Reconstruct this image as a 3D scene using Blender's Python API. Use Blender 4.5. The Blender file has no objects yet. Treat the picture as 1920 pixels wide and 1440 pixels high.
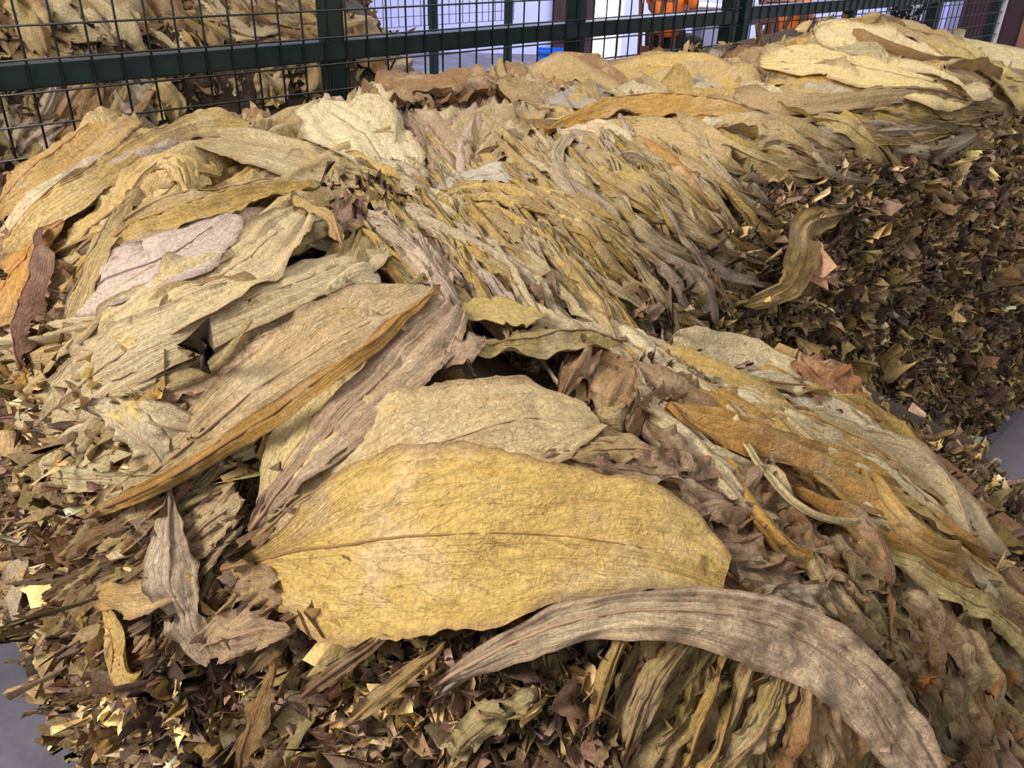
import bpy, bmesh, math, random
import numpy as np
from mathutils import Vector, Matrix

random.seed(7)
RNG = np.random.default_rng(11)
scene = bpy.context.scene
COL = scene.collection

# ------------------------------------------------------------------ camera
F, PITCH, ROLL, H = 1553.0, 0.508558, -0.03088, 1.6
cam_d = bpy.data.cameras.new('camera')
cam_d.sensor_fit = 'HORIZONTAL'
cam_d.sensor_width = 36.0
cam_d.lens = F / 1920 * 36.0
cam_d.clip_start = 0.02
cam = bpy.data.objects.new('camera', cam_d)
COL.objects.link(cam)
scene.camera = cam


def ray_dirs(px, py):
    px = np.asarray(px, float); py = np.asarray(py, float)
    a, b = px - 960, py - 720
    cr, sr = math.cos(ROLL), math.sin(ROLL)
    x = a * cr - b * sr
    y = a * sr + b * cr
    c, s = math.cos(PITCH), math.sin(PITCH)
    up = -y / F
    return np.stack([x / F, c + up * s, -s + up * c], -1)


def project(W):
    W = np.asarray(W, float)
    c, s = math.cos(PITCH), math.sin(PITCH)
    X, Y, Z = W[..., 0], W[..., 1], W[..., 2] - H
    d = Y * c - Z * s
    up = Y * s + Z * c
    d = np.maximum(d, 1e-3)
    x, y = X / d * F, -up / d * F
    cr, sr = math.cos(ROLL), math.sin(ROLL)
    return np.stack([960 + x * cr + y * sr, 720 - x * sr + y * cr, d], -1)


_fw = Vector(ray_dirs(960, 720)).normalized()
_rt = (Vector(ray_dirs(1060, 720)) - Vector(ray_dirs(960, 720))).normalized()
_up = _rt.cross(_fw)
cam.matrix_world = Matrix.Translation((0, 0, H)) @ Matrix((_rt, _up, -_fw)).transposed().to_4x4()

# ------------------------------------------------------------------ world, lights, exposure
scene.view_settings.view_transform = 'Standard'
scene.view_settings.look = 'None'
scene.view_settings.gamma = 1.0
scene.view_settings.use_curve_mapping = False
scene.view_settings.exposure = 0.3
world = bpy.data.worlds.new('world')
scene.world = world
world.use_nodes = True
bg = world.node_tree.nodes['Background']
bg.inputs['Color'].default_value = (0.93, 0.95, 1.0, 1)
bg.inputs['Strength'].default_value = 0.46


def area(name, loc, target, size, power, color, size_y=None):
    d = bpy.data.lights.new(name, 'AREA')
    d.energy = power
    d.color = color
    d.size = size
    if size_y:
        d.shape = 'RECTANGLE'
        d.size_y = size_y
    o = bpy.data.objects.new(name, d)
    COL.objects.link(o)
    o.location = loc
    o.rotation_euler = (Vector(target) - Vector(loc)).to_track_quat('-Z', 'Y').to_euler()
    return o


area('window_daylight', (-2.9, -0.5, 3.3), (0.0, 1.2, 0.7), 1.3, 180, (1.0, 0.94, 0.86))
area('hall_lamp', (1.0, 2.6, 4.4), (1.0, 2.0, 0.5), 2.4, 60, (1.0, 0.96, 0.9))
area('far_window_daylight', (2.0, 9.0, 5.5), (2.0, 12.0, 1.0), 5.0, 560, (0.86, 0.88, 1.0))
area('yard_daylight', (2.0, 14.0, 5.5), (1.9, 16.0, 0.0), 3.0, 1500, (1.0, 0.98, 0.95))

AZ = 0.80038
EU = np.array([math.sin(AZ), math.cos(AZ)])       # along the fence, away to the right
EN = np.array([math.cos(AZ), -math.sin(AZ)])      # across it, towards the viewer's right


def uv2xy(u, n):
    return EU * u + EN * n


def lin(c):
    c = np.asarray(c, float) / 255.0
    return tuple(np.where(c <= 0.04045, c / 12.92, ((c + 0.055) / 1.055) ** 2.4))


# ------------------------------------------------------------------ materials
def new_mat(name):
    m = bpy.data.materials.new(name)
    m.use_nodes = True
    nt = m.node_tree
    b = nt.nodes['Principled BSDF']
    return m, nt, b


def nd(nt, kind, **kw):
    n = nt.nodes.new(kind)
    for k, v in kw.items():
        setattr(n, k, v)
    return n


def simple_mat(name, rgb, rough=0.6, metal=0.0, noise=0.12, scale=8.0, bump=0.0):
    m, nt, b = new_mat(name)
    tc = nd(nt, 'ShaderNodeTexCoord')
    nz = nd(nt, 'ShaderNodeTexNoise')
    nz.inputs['Scale'].default_value = scale
    nz.inputs['Detail'].default_value = 6
    nt.links.new(tc.outputs['Object'], nz.inputs['Vector'])
    mx = nd(nt, 'ShaderNodeMixRGB', blend_type='MULTIPLY')
    mx.inputs['Fac'].default_value = 1.0
    mx.inputs['Color1'].default_value = (*lin(rgb), 1)
    mr = nd(nt, 'ShaderNodeMapRange')
    mr.inputs['To Min'].default_value = 1 - noise * 2
    mr.inputs['To Max'].default_value = 1 + noise * 2
    nt.links.new(nz.outputs['Fac'], mr.inputs['Value'])
    nt.links.new(mr.outputs['Result'], mx.inputs['Color2'])
    nt.links.new(mx.outputs['Color'], b.inputs['Base Color'])
    b.inputs['Roughness'].default_value = rough
    b.inputs['Metallic'].default_value = metal
    if bump:
        bp = nd(nt, 'ShaderNodeBump')
        bp.inputs['Strength'].default_value = bump
        bp.inputs['Distance'].default_value = 0.01
        nt.links.new(nz.outputs['Fac'], bp.inputs['Height'])
        nt.links.new(bp.outputs['Normal'], b.inputs['Normal'])
    return m


def leaf_mat(name='dried_leaf', attr=False):
    m, nt, b = new_mat(name)
    L = nt.links.new
    uv = nd(nt, 'ShaderNodeUVMap'); uv.uv_map = 'UVMap'
    sep = nd(nt, 'ShaderNodeSeparateXYZ'); L(uv.outputs['UV'], sep.inputs[0])
    info = nd(nt, 'ShaderNodeObjectInfo')
    geo = nd(nt, 'ShaderNodeNewGeometry')

    def mth(op, a, bb=None, clamp=False):
        n = nd(nt, 'ShaderNodeMath', operation=op)
        n.use_clamp = clamp
        for i, v in enumerate((a, bb)):
            if v is None: continue
            if isinstance(v, (int, float)): n.inputs[i].default_value = v
            else: L(v, n.inputs[i])
        return n.outputs[0]

    def mix(blend, fac, c1, c2):
        n = nd(nt, 'ShaderNodeMixRGB', blend_type=blend)
        for i, v in zip(('Fac', 'Color1', 'Color2'), (fac, c1, c2)):
            if isinstance(v, (int, float)): n.inputs[i].default_value = v
            elif isinstance(v, tuple): n.inputs[i].default_value = v
            else: L(v, n.inputs[i])
        return n.outputs[0]

    def noise(vec, scale, detail=5, rough=0.6, dist=0.0):
        n = nd(nt, 'ShaderNodeTexNoise')
        n.inputs['Scale'].default_value = scale
        n.inputs['Detail'].default_value = detail
        n.inputs['Roughness'].default_value = rough
        n.inputs['Distortion'].default_value = dist
        L(vec, n.inputs['Vector'])
        return n.outputs['Fac']

    def ramp(v, a, bb, lo=0.0, hi=1.0):
        n = nd(nt, 'ShaderNodeMapRange')
        n.interpolation_type = 'SMOOTHSTEP'
        L(v, n.inputs['Value'])
        n.inputs['From Min'].default_value = a
        n.inputs['From Max'].default_value = bb
        n.inputs['To Min'].default_value = lo
        n.inputs['To Max'].default_value = hi
        return n.outputs['Result']

    s = sep.outputs['X']; t = mth('SUBTRACT', mth('MULTIPLY', sep.outputs['Y'], 2.0), 1.0)
    at = mth('ABSOLUTE', t)
    pos = geo.outputs['Position']
    # large soft blotches, streaks along the leaf, fine speckle
    st = nd(nt, 'ShaderNodeCombineXYZ')
    L(mth('MULTIPLY', s, 5.0), st.inputs[0]); L(mth('MULTIPLY', t, 9.0), st.inputs[1])
    L(mth('MULTIPLY', info.outputs['Random'], 57.0), st.inputs[2])
    streak = noise(st.outputs[0], 1.0, 6, 0.62, 0.6)
    blotch = noise(pos, 11.0, 5, 0.6)
    fine = noise(pos, 170.0, 4, 0.65)
    base = info.outputs['Color']
    if attr:
        an = nd(nt, 'ShaderNodeAttribute'); an.attribute_name = 'tint'
        base = an.outputs['Color']
    warm = mix('MULTIPLY', 1.0, base, (1.02, 0.82, 0.58, 1))
    pale = mix('MIX', 0.35, base, (0.86, 0.70, 0.48, 1))
    c = mix('MIX', ramp(blotch, 0.45, 0.72), base, pale)
    c = mix('MIX', mth('MULTIPLY', ramp(streak, 0.5, 0.75), 0.5), c, warm)
    # fine mottle
    sp = ramp(fine, 0.30, 0.66, 0.74, 1.10)
    c = mix('MULTIPLY', 1.0, c, sp)
    # dark pits and scorched margin
    spot = noise(pos, 46.0, 3, 0.5)
    c = mix('MIX', mth('MULTIPLY', ramp(spot, 0.70, 0.78), 0.55), c, (0.13, 0.075, 0.045, 1))
    edge = mth('ADD', at, mth('MULTIPLY', mth('SUBTRACT', blotch, 0.5), 0.35))
    c = mix('MIX', mth('MULTIPLY', ramp(edge, 0.80, 1.06), 0.7), c, (0.22, 0.12, 0.075, 1))
    # side veins sweeping from the midrib towards the tip
    ph = mth('SUBTRACT', mth('MULTIPLY', s, 11.0), mth('MULTIPLY', mth('POWER', at, 0.9), 3.4))
    ph = mth('ADD', ph, mth('MULTIPLY', mth('SUBTRACT', streak, 0.5), 1.3))
    fr = mth('ABSOLUTE', mth('SUBTRACT', mth('FRACT', ph), 0.5))
    vein = ramp(fr, 0.0, 0.032, 1.0, 0.0)
    vein = mth('MULTIPLY', vein, ramp(at, 0.5, 0.98, 1.0, 0.1))
    c = mix('MIX', mth('MULTIPLY', vein, 0.34), c, (0.22, 0.125, 0.08, 1))
    # purplish stalk end
    stalk = ramp(s, 0.0, 0.16, 0.55, 0.0)
    c = mix('MIX', stalk, c, (0.20, 0.13, 0.09, 1))
    L(c, b.inputs['Base Color'])
    b.inputs['Roughness'].default_value = 0.62
    b.inputs['Specular IOR Level'].default_value = 0.22
    # relief: crinkles stretched along the leaf, veins, fine grain
    st2 = nd(nt, 'ShaderNodeCombineXYZ')          # across and along the side veins
    L(mth('MULTIPLY', mth('SUBTRACT', mth('MULTIPLY', s, 13.0), mth('MULTIPLY', at, 4.2)), 1.5), st2.inputs[0]); L(mth('MULTIPLY', t, 5.0), st2.inputs[1])
    L(mth('MULTIPLY', info.outputs['Random'], 31.0), st2.inputs[2])
    cr = noise(st2.outputs[0], 1.0, 6, 0.62, 1.2)
    crr = mth('ABSOLUTE', mth('SUBTRACT', cr, 0.5))
    med = noise(pos, 55.0, 5, 0.62, 0.8)
    medr = mth('ABSOLUTE', mth('SUBTRACT', med, 0.5))
    st3 = nd(nt, 'ShaderNodeCombineXYZ')          # long creases
    L(mth('MULTIPLY', s, 2.2), st3.inputs[0]); L(mth('MULTIPLY', t, 6.0), st3.inputs[1])
    L(mth('MULTIPLY', info.outputs['Random'], 83.0), st3.inputs[2])
    lc = noise(st3.outputs[0], 1.0, 3, 0.5, 0.5)
    lcr = mth('POWER', mth('ABSOLUTE', mth('MULTIPLY', mth('SUBTRACT', lc, 0.5), 2.0)), 0.55)
    hgt = mth('ADD', mth('MULTIPLY', crr, 1.8), mth('MULTIPLY', medr, 2.0))
    hgt = mth('ADD', hgt, mth('MULTIPLY', lcr, 0.8))
    hgt = mth('ADD', hgt, mth('MULTIPLY', fine, 0.22))
    hgt = mth('ADD', hgt, mth('MULTIPLY', vein, 0.14))
    bp = nd(nt, 'ShaderNodeBump')
    bp.inputs['Strength'].default_value = 0.8
    bp.inputs['Distance'].default_value = 0.006
    L(hgt, bp.inputs['Height']); L(bp.outputs['Normal'], b.inputs['Normal'])
    # thin blade: a little light comes through
    tr = nd(nt, 'ShaderNodeBsdfTranslucent')
    L(c, tr.inputs['Color']); L(bp.outputs['Normal'], tr.inputs['Normal'])
    ms = nd(nt, 'ShaderNodeMixShader'); ms.inputs[0].default_value = 0.12
    out = nt.nodes['Material Output']
    L(b.outputs[0], ms.inputs[1]); L(tr.outputs[0], ms.inputs[2]); L(ms.outputs[0], out.inputs['Surface'])
    return m


def scrap_mat():
    m, nt, b = new_mat('leaf_scrap')
    L = nt.links.new
    at = nd(nt, 'ShaderNodeAttribute'); at.attribute_name = 'tint'
    geo = nd(nt, 'ShaderNodeNewGeometry')
    n = nd(nt, 'ShaderNodeTexNoise'); n.inputs['Scale'].default_value = 120; n.inputs['Detail'].default_value = 5
    L(geo.outputs['Position'], n.inputs['Vector'])
    mr = nd(nt, 'ShaderNodeMapRange')
    mr.inputs['To Min'].default_value = 0.45; mr.inputs['To Max'].default_value = 1.5
    L(n.outputs['Fac'], mr.inputs['Value'])
    mx = nd(nt, 'ShaderNodeMixRGB', blend_type='MULTIPLY'); mx.inputs['Fac'].default_value = 1
    L(at.outputs['Color'], mx.inputs['Color1']); L(mr.outputs['Result'], mx.inputs['Color2'])
    L(mx.outputs['Color'], b.inputs['Base Color'])
    b.inputs['Roughness'].default_value = 0.7
    b.inputs['Specular IOR Level'].default_value = 0.2
    bp = nd(nt, 'ShaderNodeBump'); bp.inputs['Strength'].default_value = 0.7; bp.inputs['Distance'].default_value = 0.004
    L(n.outputs['Fac'], bp.inputs['Height']); L(bp.outputs['Normal'], b.inputs['Normal'])
    return m


MAT_LEAF = leaf_mat()
MAT_LEAF_MANY = leaf_mat('dried_leaf_layers', True)
MAT_SCRAP = scrap_mat()
MAT_RIB = simple_mat('leaf_midrib', (150, 130, 112), 0.6, noise=0.25, scale=40)
_nt = MAT_RIB.node_tree
_mx = [n for n in _nt.nodes if n.type == 'MIX_RGB'][0]
_oi = nd(_nt, 'ShaderNodeObjectInfo')
_m2 = nd(_nt, 'ShaderNodeMixRGB', blend_type='MULTIPLY'); _m2.inputs['Fac'].default_value = 1
_m2.inputs['Color1'].default_value = (0.62, 0.5, 0.48, 1)
_nt.links.new(_oi.outputs['Color'], _m2.inputs['Color2']); _nt.links.new(_m2.outputs['Color'], _mx.inputs['Color1'])
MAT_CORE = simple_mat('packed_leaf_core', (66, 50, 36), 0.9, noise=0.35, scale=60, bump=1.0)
MAT_GREEN = simple_mat('dark_green_paint', (26, 46, 46), 0.38, noise=0.18, scale=25, bump=0.05)
MAT_WIRE = simple_mat('dark_wire_paint', (38, 36, 34), 0.35, noise=0.2, scale=30)
MAT_WOOD = simple_mat('dark_red_wood', (98, 52, 38), 0.45, noise=0.2, scale=14)
MAT_MAROON = simple_mat('maroon_paint', (58, 34, 38), 0.55, noise=0.1, scale=4)
MAT_WALL = simple_mat('lavender_white_wall', (198, 200, 246), 0.9, noise=0.03, scale=2)
MAT_WHITE = simple_mat('white_paint', (235, 235, 240), 0.7, noise=0.03, scale=3)
MAT_GREY = simple_mat('grey_laminate', (120, 118, 122), 0.5, noise=0.08, scale=6)
MAT_DGREY = simple_mat('dark_grey_panel', (70, 68, 78), 0.5, noise=0.08, scale=6)
MAT_BLUE = simple_mat('blue_plastic', (40, 110, 215), 0.35, noise=0.05, scale=4)
MAT_ORANGE = simple_mat('orange_cloth', (250, 130, 52), 0.9, noise=0.08, scale=12, bump=0.2)
MAT_BLACK = simple_mat('black_cloth', (26, 24, 26), 0.85, noise=0.15, scale=12, bump=0.2)
MAT_JEANS = simple_mat('pale_denim', (140, 160, 215), 0.9, noise=0.1, scale=20, bump=0.2)
MAT_OLIVE = simple_mat('olive_cloth', (150, 156, 96), 0.9, noise=0.1, scale=10, bump=0.2)
MAT_SKIN = simple_mat('skin', (150, 105, 80), 0.55, noise=0.05, scale=10)
MAT_HAIR = simple_mat('black_hair', (24, 20, 18), 0.6, noise=0.2, scale=40)
MAT_PLAINWOOD = simple_mat('pale_brown_wood', (140, 100, 78), 0.6, noise=0.15, scale=8)


def floor_mat():
    m, nt, b = new_mat('concrete_floor')
    L = nt.links.new
    geo = nd(nt, 'ShaderNodeNewGeometry')
    n1 = nd(nt, 'ShaderNodeTexNoise'); n1.inputs['Scale'].default_value = 3.0; n1.inputs['Detail'].default_value = 8
    n2 = nd(nt, 'ShaderNodeTexNoise'); n2.inputs['Scale'].default_value = 26.0; n2.inputs['Detail'].default_value = 6
    wv = nd(nt, 'ShaderNodeTexWave'); wv.inputs['Scale'].default_value = 1.5; wv.inputs['Distortion'].default_value = 7
    wv.inputs['Detail'].default_value = 4
    for n in (n1, n2, wv): L(geo.outputs['Position'], n.inputs['Vector'])
    cr = nd(nt, 'ShaderNodeValToRGB')
    cr.color_ramp.elements[0].position = 0.3; cr.color_ramp.elements[0].color = (*lin((84, 80, 92)), 1)
    cr.color_ramp.elements[1].position = 0.72; cr.color_ramp.elements[1].color = (*lin((122, 118, 132)), 1)
    L(n1.outputs['Fac'], cr.inputs['Fac'])
    mr = nd(nt, 'ShaderNodeMapRange'); mr.inputs['To Min'].default_value = 0.72; mr.inputs['To Max'].default_value = 1.25
    L(n2.outputs['Fac'], mr.inputs['Value'])
    mx = nd(nt, 'ShaderNodeMixRGB', blend_type='MULTIPLY'); mx.inputs['Fac'].default_value = 1
    L(cr.outputs['Color'], mx.inputs['Color1']); L(mr.outputs['Result'], mx.inputs['Color2'])
    L(mx.outputs['Color'], b.inputs['Base Color'])
    b.inputs['Roughness'].default_value = 0.7
    bp = nd(nt, 'ShaderNodeBump'); bp.inputs['Strength'].default_value = 0.25; bp.inputs['Distance'].default_value = 0.01
    ad = nd(nt, 'ShaderNodeMath', operation='ADD'); L(n2.outputs['Fac'], ad.inputs[0]); L(wv.outputs['Fac'], ad.inputs[1])
    L(ad.outputs[0], bp.inputs['Height']); L(bp.outputs['Normal'], b.inputs['Normal'])
    return m


# ------------------------------------------------------------------ object helpers
def tag(o, label=None, cat=None, group=None, kind=None):
    if label: o['label'] = label
    if cat: o['category'] = cat
    if group: o['group'] = group
    if kind: o['kind'] = kind
    return o


def empty(name, loc=(0, 0, 0), rz=0.0):
    o = bpy.data.objects.new(name, None)
    o.empty_display_size = 0.1
    COL.objects.link(o)
    o.location = loc
    o.rotation_euler = (0, 0, rz)
    return o


def mesh_obj(name, me, mat=None, parent=None):
    if mat and not me.materials: me.materials.append(mat)
    o = bpy.data.objects.new(name, me)
    COL.objects.link(o)
    if parent: o.parent = parent
    return o


def bm_obj(name, bm, mat, parent=None, smooth=False):
    me = bpy.data.meshes.new(name)
    bm.to_mesh(me); bm.free()
    if smooth:
        for p in me.polygons: p.use_smooth = True
    return mesh_obj(name, me, mat, parent)


def add_box(bm, x0, x1, y0, y1, z0, z1, bev=0.0):
    r = bmesh.ops.create_cube(bm, size=1)
    vs = r['verts']
    for v in vs:
        v.co = Vector(((x0 + x1) / 2 + v.co.x * (x1 - x0), (y0 + y1) / 2 + v.co.y * (y1 - y0), (z0 + z1) / 2 + v.co.z * (z1 - z0)))
    if bev:
        es = list({e for v in vs for e in v.link_edges})
        bmesh.ops.bevel(bm, geom=es, offset=bev, segments=2, affect='EDGES')


def box(name, b, mat, parent=None, bev=0.004):
    bm = bmesh.new()
    add_box(bm, *b, bev=bev)
    return bm_obj(name, bm, mat, parent)


def tube_mesh(name, pts, radii, seg=8, cap=True):
    bm = bmesh.new()
    rings = []
    pts = [Vector(p) for p in pts]
    for i, p in enumerate(pts):
        t = (pts[min(i + 1, len(pts) - 1)] - pts[max(i - 1, 0)]).normalized()
        a = Vector((0, 0, 1)) if abs(t.z) < 0.9 else Vector((1, 0, 0))
        s = t.cross(a).normalized(); n = s.cross(t)
        r = radii[i] if hasattr(radii, '__len__') else radii
        rings.append([bm.verts.new(p + (s * math.cos(k * 2 * math.pi / seg) + n * math.sin(k * 2 * math.pi / seg)) * r) for k in range(seg)])
    for a, b in zip(rings, rings[1:]):
        for k in range(seg):
            bm.faces.new((a[k], a[(k + 1) % seg], b[(k + 1) % seg], b[k]))
    if cap:
        bm.faces.new(rings[0][::-1]); bm.faces.new(rings[-1])
    me = bpy.data.meshes.new(name)
    bm.to_mesh(me); bm.free()
    for p in me.polygons: p.use_smooth = True
    return me


def np_mesh(name, verts, quads, smooth=True):
    me = bpy.data.meshes.new(name)
    nv, nq = len(verts), len(quads)
    me.vertices.add(nv)
    me.vertices.foreach_set('co', np.ascontiguousarray(verts, np.float32).ravel())
    me.loops.add(nq * 4)
    me.loops.foreach_set('vertex_index', np.ascontiguousarray(quads, np.int32).ravel())
    me.polygons.add(nq)
    me.polygons.foreach_set('loop_start', np.arange(0, nq * 4, 4, dtype=np.int32))
    me.polygons.foreach_set('loop_total', np.full(nq, 4, np.int32))
    if smooth: me.polygons.foreach_set('use_smooth', np.ones(nq, bool))
    me.update(calc_edges=True)
    return me


# ------------------------------------------------------------------ noise
_PERM = np.random.default_rng(5).random((256, 256))


def vnoise(x, y):
    x = np.asarray(x, float); y = np.asarray(y, float)
    xi, yi = np.floor(x).astype(int), np.floor(y).astype(int)
    fx, fy = x - xi, y - yi
    fx, fy = fx * fx * (3 - 2 * fx), fy * fy * (3 - 2 * fy)
    g = lambda a, b: _PERM[a & 255, b & 255]
    return (g(xi, yi) * (1 - fx) + g(xi + 1, yi) * fx) * (1 - fy) + (g(xi, yi + 1) * (1 - fx) + g(xi + 1, yi + 1) * fx) * fy


def fbm(x, y, o=3):
    v, a, tot = 0, 1.0, 0
    for k in range(o):
        v = v + a * vnoise(x * 2 ** k + 17.3 * k, y * 2 ** k + 9.1 * k); tot += a; a *= 0.5
    return v / tot


def ridge(x, y, o=2):
    return np.abs(2 * fbm(x, y, o) - 1)


# ------------------------------------------------------------------ the heaps: one height field built from stacks
RES = 0.02
GX0, GX1, GY0, GY1 = -4.6, 4.6, -0.4, 6.6
gx = np.arange(GX0, GX1, RES); gy = np.arange(GY0, GY1, RES)
GXX, GYY = np.meshgrid(gx, gy)
GU = GXX * EU[0] + GYY * EU[1]
GN = GXX * EN[0] + GYY * EN[1]


def px_at_z(px, py, z):
    r = ray_dirs(px, py)
    t = (z - H) / r[2]
    q = r[:2] * t
    return q @ EU, q @ EN, z


def rbf(ctrl, U, N, smooth=0.03):
    c = np.array(ctrl)
    d = lambda a, b, e, f: np.sqrt((a - e) ** 2 + (b - f) ** 2 + 0.02)
    K = d(c[:, None, 0], c[:, None, 1], c[None, :, 0], c[None, :, 1]) - np.eye(len(c)) * smooth
    A = np.block([[K, np.ones((len(c), 1))], [np.ones((1, len(c))), np.zeros((1, 1))]])
    w = np.linalg.solve(A, np.append(c[:, 2], 0))
    out = np.full(U.shape, w[-1])
    for k in range(len(c)):
        out = out + w[k] * d(U, N, c[k, 0], c[k, 1])
    return out


def inside_dist(poly, U, N):
    P = np.array(poly, float)
    ins = np.zeros(U.shape, bool)
    dm = np.full(U.shape, 1e9)
    for i in range(len(P)):
        a, b = P[i], P[(i + 1) % len(P)]
        e = b - a
        tt = np.clip(((U - a[0]) * e[0] + (N - a[1]) * e[1]) / (e @ e), 0, 1)
        dm = np.minimum(dm, np.hypot(U - a[0] - tt * e[0], N - a[1] - tt * e[1]))
        cr = ((a[1] > N) != (b[1] > N)) & (U < (b[0] - a[0]) * (N - a[1]) / (b[1] - a[1] + 1e-12) + a[0])
        ins ^= cr
    return np.where(ins, dm, -dm)


def profile(d, w, p):
    return np.where(d > 0, 1 - (1 - np.clip(d / w, 0, 1)) ** p, 0)


cB = [px_at_z(*q) for q in [(250, 330, 1.12), (40, 290, 1.05), (230, 225, 1.07), (430, 600, 1.06), (640, 250, 1.12),
      (760, 370, 1.04), (900, 450, 1.02), (900, 590, .97), (1150, 300, 1.12), (1300, 200, 1.135), (1600, 100, 1.28),
      (1560, 44, 1.34), (1340, 400, 1.08), (1830, 185, 1.16), (1915, 150, 1.17), (1880, 125, 1.19), (50, 600, 1.03),
      (1150, 125, 1.07), (640, 185, 1.06), (1390, 140, .97), (1740, 95, 1.26), (860, 160, 1.06)]]
cB += [(4.2, -1.4, 1.05), (4.2, -2.2, 1.05), (3.2, -2.3, .90), (3.7, -2.25, .92), (0.3, -2.3, 1.0)]
cA = [px_at_z(*q) for q in [(930, 1020, .93), (1340, 1080, .87), (450, 1050, .92), (850, 820, .97), (1250, 740, .88),
      (1600, 760, .74), (1800, 880, .56), (1700, 950, .63), (1900, 1200, .55), (1500, 1000, .83), (1500, 1200, .80),
      (1250, 1300, .84), (430, 600, 1.05), (900, 590, .95), (640, 700, .99), (200, 700, 1.0), (1290, 700, .80), (700, 1180, .93)]]
polyB = [(.17, -2.30), (.17, -.9), (1.0, -.78), (1.35, -.74), (2.0, -.69), (2.8, -.66), (4.6, -.66), (4.6, -2.30)]
polyA = [(.17, -1.9), (.18, -1.05), (.24, -.55), (.42, -.22), (.75, 0.02), (1.2, .16), (1.7, .12), (2.1, -.1), (2.25, -.45), (2.0, -.85), (1.3, -1.3), (.6, -1.9)]
ZB = rbf(cB, GU, GN) * profile(inside_dist(polyB, GU, GN), 0.26, 2.6)
ZA = rbf(cA, GU, GN) * profile(inside_dist(polyA, GU, GN), 0.34, 2.2)
cD = [(.5, -3.6, 1.3), (1.5, -3.6, 1.3), (2.2, -3.6, 1.25), (.5, -4.4, 1.75), (1.5, -4.4, 1.7), (2.4, -4.4, 1.55), (2.7, -3.7, 1.05), (2.9, -4.4, 1.2), (-.5, -3.6, 1.35), (-.5, -4.4, 1.75), (1.5, -5, 1.75)]
polyD = [(-.9, -3.3), (2.5, -3.3), (2.85, -3.5), (3.1, -4.2), (3.1, -5.0), (-.9, -5.0)]
ZD = rbf(cD, GU, GN) * profile(inside_dist(polyD, GU, GN), 0.34, 2.4)
ZC = np.maximum(np.maximum(ZA, ZB), ZD)
ZC = ZC + (ZC > 0.05) * 0.03 * (fbm(GXX * 5, GYY * 5, 3) - 0.5)
ZC = np.maximum(ZC + .03 * np.clip((ZC - .3) / .4, 0, 1), 0)      # the leaves lie close on it


def blur(Z, r):
    k = np.exp(-0.5 * (np.arange(-3 * r, 3 * r + 1) / r) ** 2); k /= k.sum()
    Zp = np.pad(Z, 3 * r, mode='edge')
    Zp = np.apply_along_axis(lambda m: np.convolve(m, k, 'valid'), 0, Zp)
    return np.apply_along_axis(lambda m: np.convolve(m, k, 'valid'), 1, Zp)


ZS = np.maximum(blur(ZC, 2), ZC * 0.0)
GRY, GRX = np.gradient(blur(ZC, 3), RES)


def bil(A, x, y):
    fx = np.clip((np.asarray(x) - GX0) / RES, 0, A.shape[1] - 1.001)
    fy = np.clip((np.asarray(y) - GY0) / RES, 0, A.shape[0] - 1.001)
    i, j = fx.astype(int), fy.astype(int)
    a, b = fx - i, fy - j
    return (A[j, i] * (1 - a) + A[j, i + 1] * a) * (1 - b) + (A[j + 1, i] * (1 - a) + A[j + 1, i + 1] * a) * b


def surf_n(x, y):
    n = np.stack([-bil(GRX, x, y), -bil(GRY, x, y), np.ones(np.shape(x))], -1)
    return n / np.linalg.norm(n, axis=-1, keepdims=True)


def hit(px, py, beyond=0.0, up=0.0):
    """where the line of sight through a pixel meets the heaps"""
    r = ray_dirs(px, py)
    r = r / np.linalg.norm(r, axis=-1, keepdims=True)
    t = np.full(r.shape[:-1], 0.45 + beyond)
    out = np.full(t.shape, np.nan)
    step = 0.008
    for k in range(900):
        q = r * t[..., None]
        below = (q[..., 2] + H) < bil(ZS, q[..., 0], q[..., 1]) + up * (q[..., 1] > 0.2)
        newly = below & np.isnan(out)
        out = np.where(newly, t, out)
        if not np.isnan(out).any(): break
        t = t + step
    miss = np.isnan(out)
    out = np.where(miss, 1.0, out)
    lo, hi = out - step, out.copy()
    for k in range(8):
        mid = (lo + hi) / 2
        q = r * mid[..., None]
        below = (q[..., 2] + H) < bil(ZS, q[..., 0], q[..., 1]) + up * (q[..., 1] > 0.2)
        hi = np.where(below, mid, hi); lo = np.where(below, lo, mid)
    q = r * hi[..., None]
    q[..., 2] += H
    q[miss] = np.nan
    return q


# ------------------------------------------------------------------ structure: floor, walls, door
MAT_FLOOR = floor_mat()
tag(box('floor', (-8, 9, -3, 18, -0.1, 0), MAT_FLOOR, bev=0), kind='structure')
WY = 12.3


def wall_piece(name, x0, x1, z0, z1, mat=MAT_WALL, y=WY):
    return tag(box(name, (x0, x1, y, y + 0.15, z0, z1), mat, bev=0), kind='structure')


def x_at(px, Y, py=60):
    r = ray_dirs(px, py); return r[0] / r[1] * Y


dx0, dx1 = x_at(1106, WY), x_at(1160, WY)
wall_piece('wall_back_left', -8, dx0, 0, 4)
wall_piece('wall_back_right', dx1, 9, 0, 4)
wall_piece('wall_back_over_door', dx0, dx1, 2.3, 4)
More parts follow.
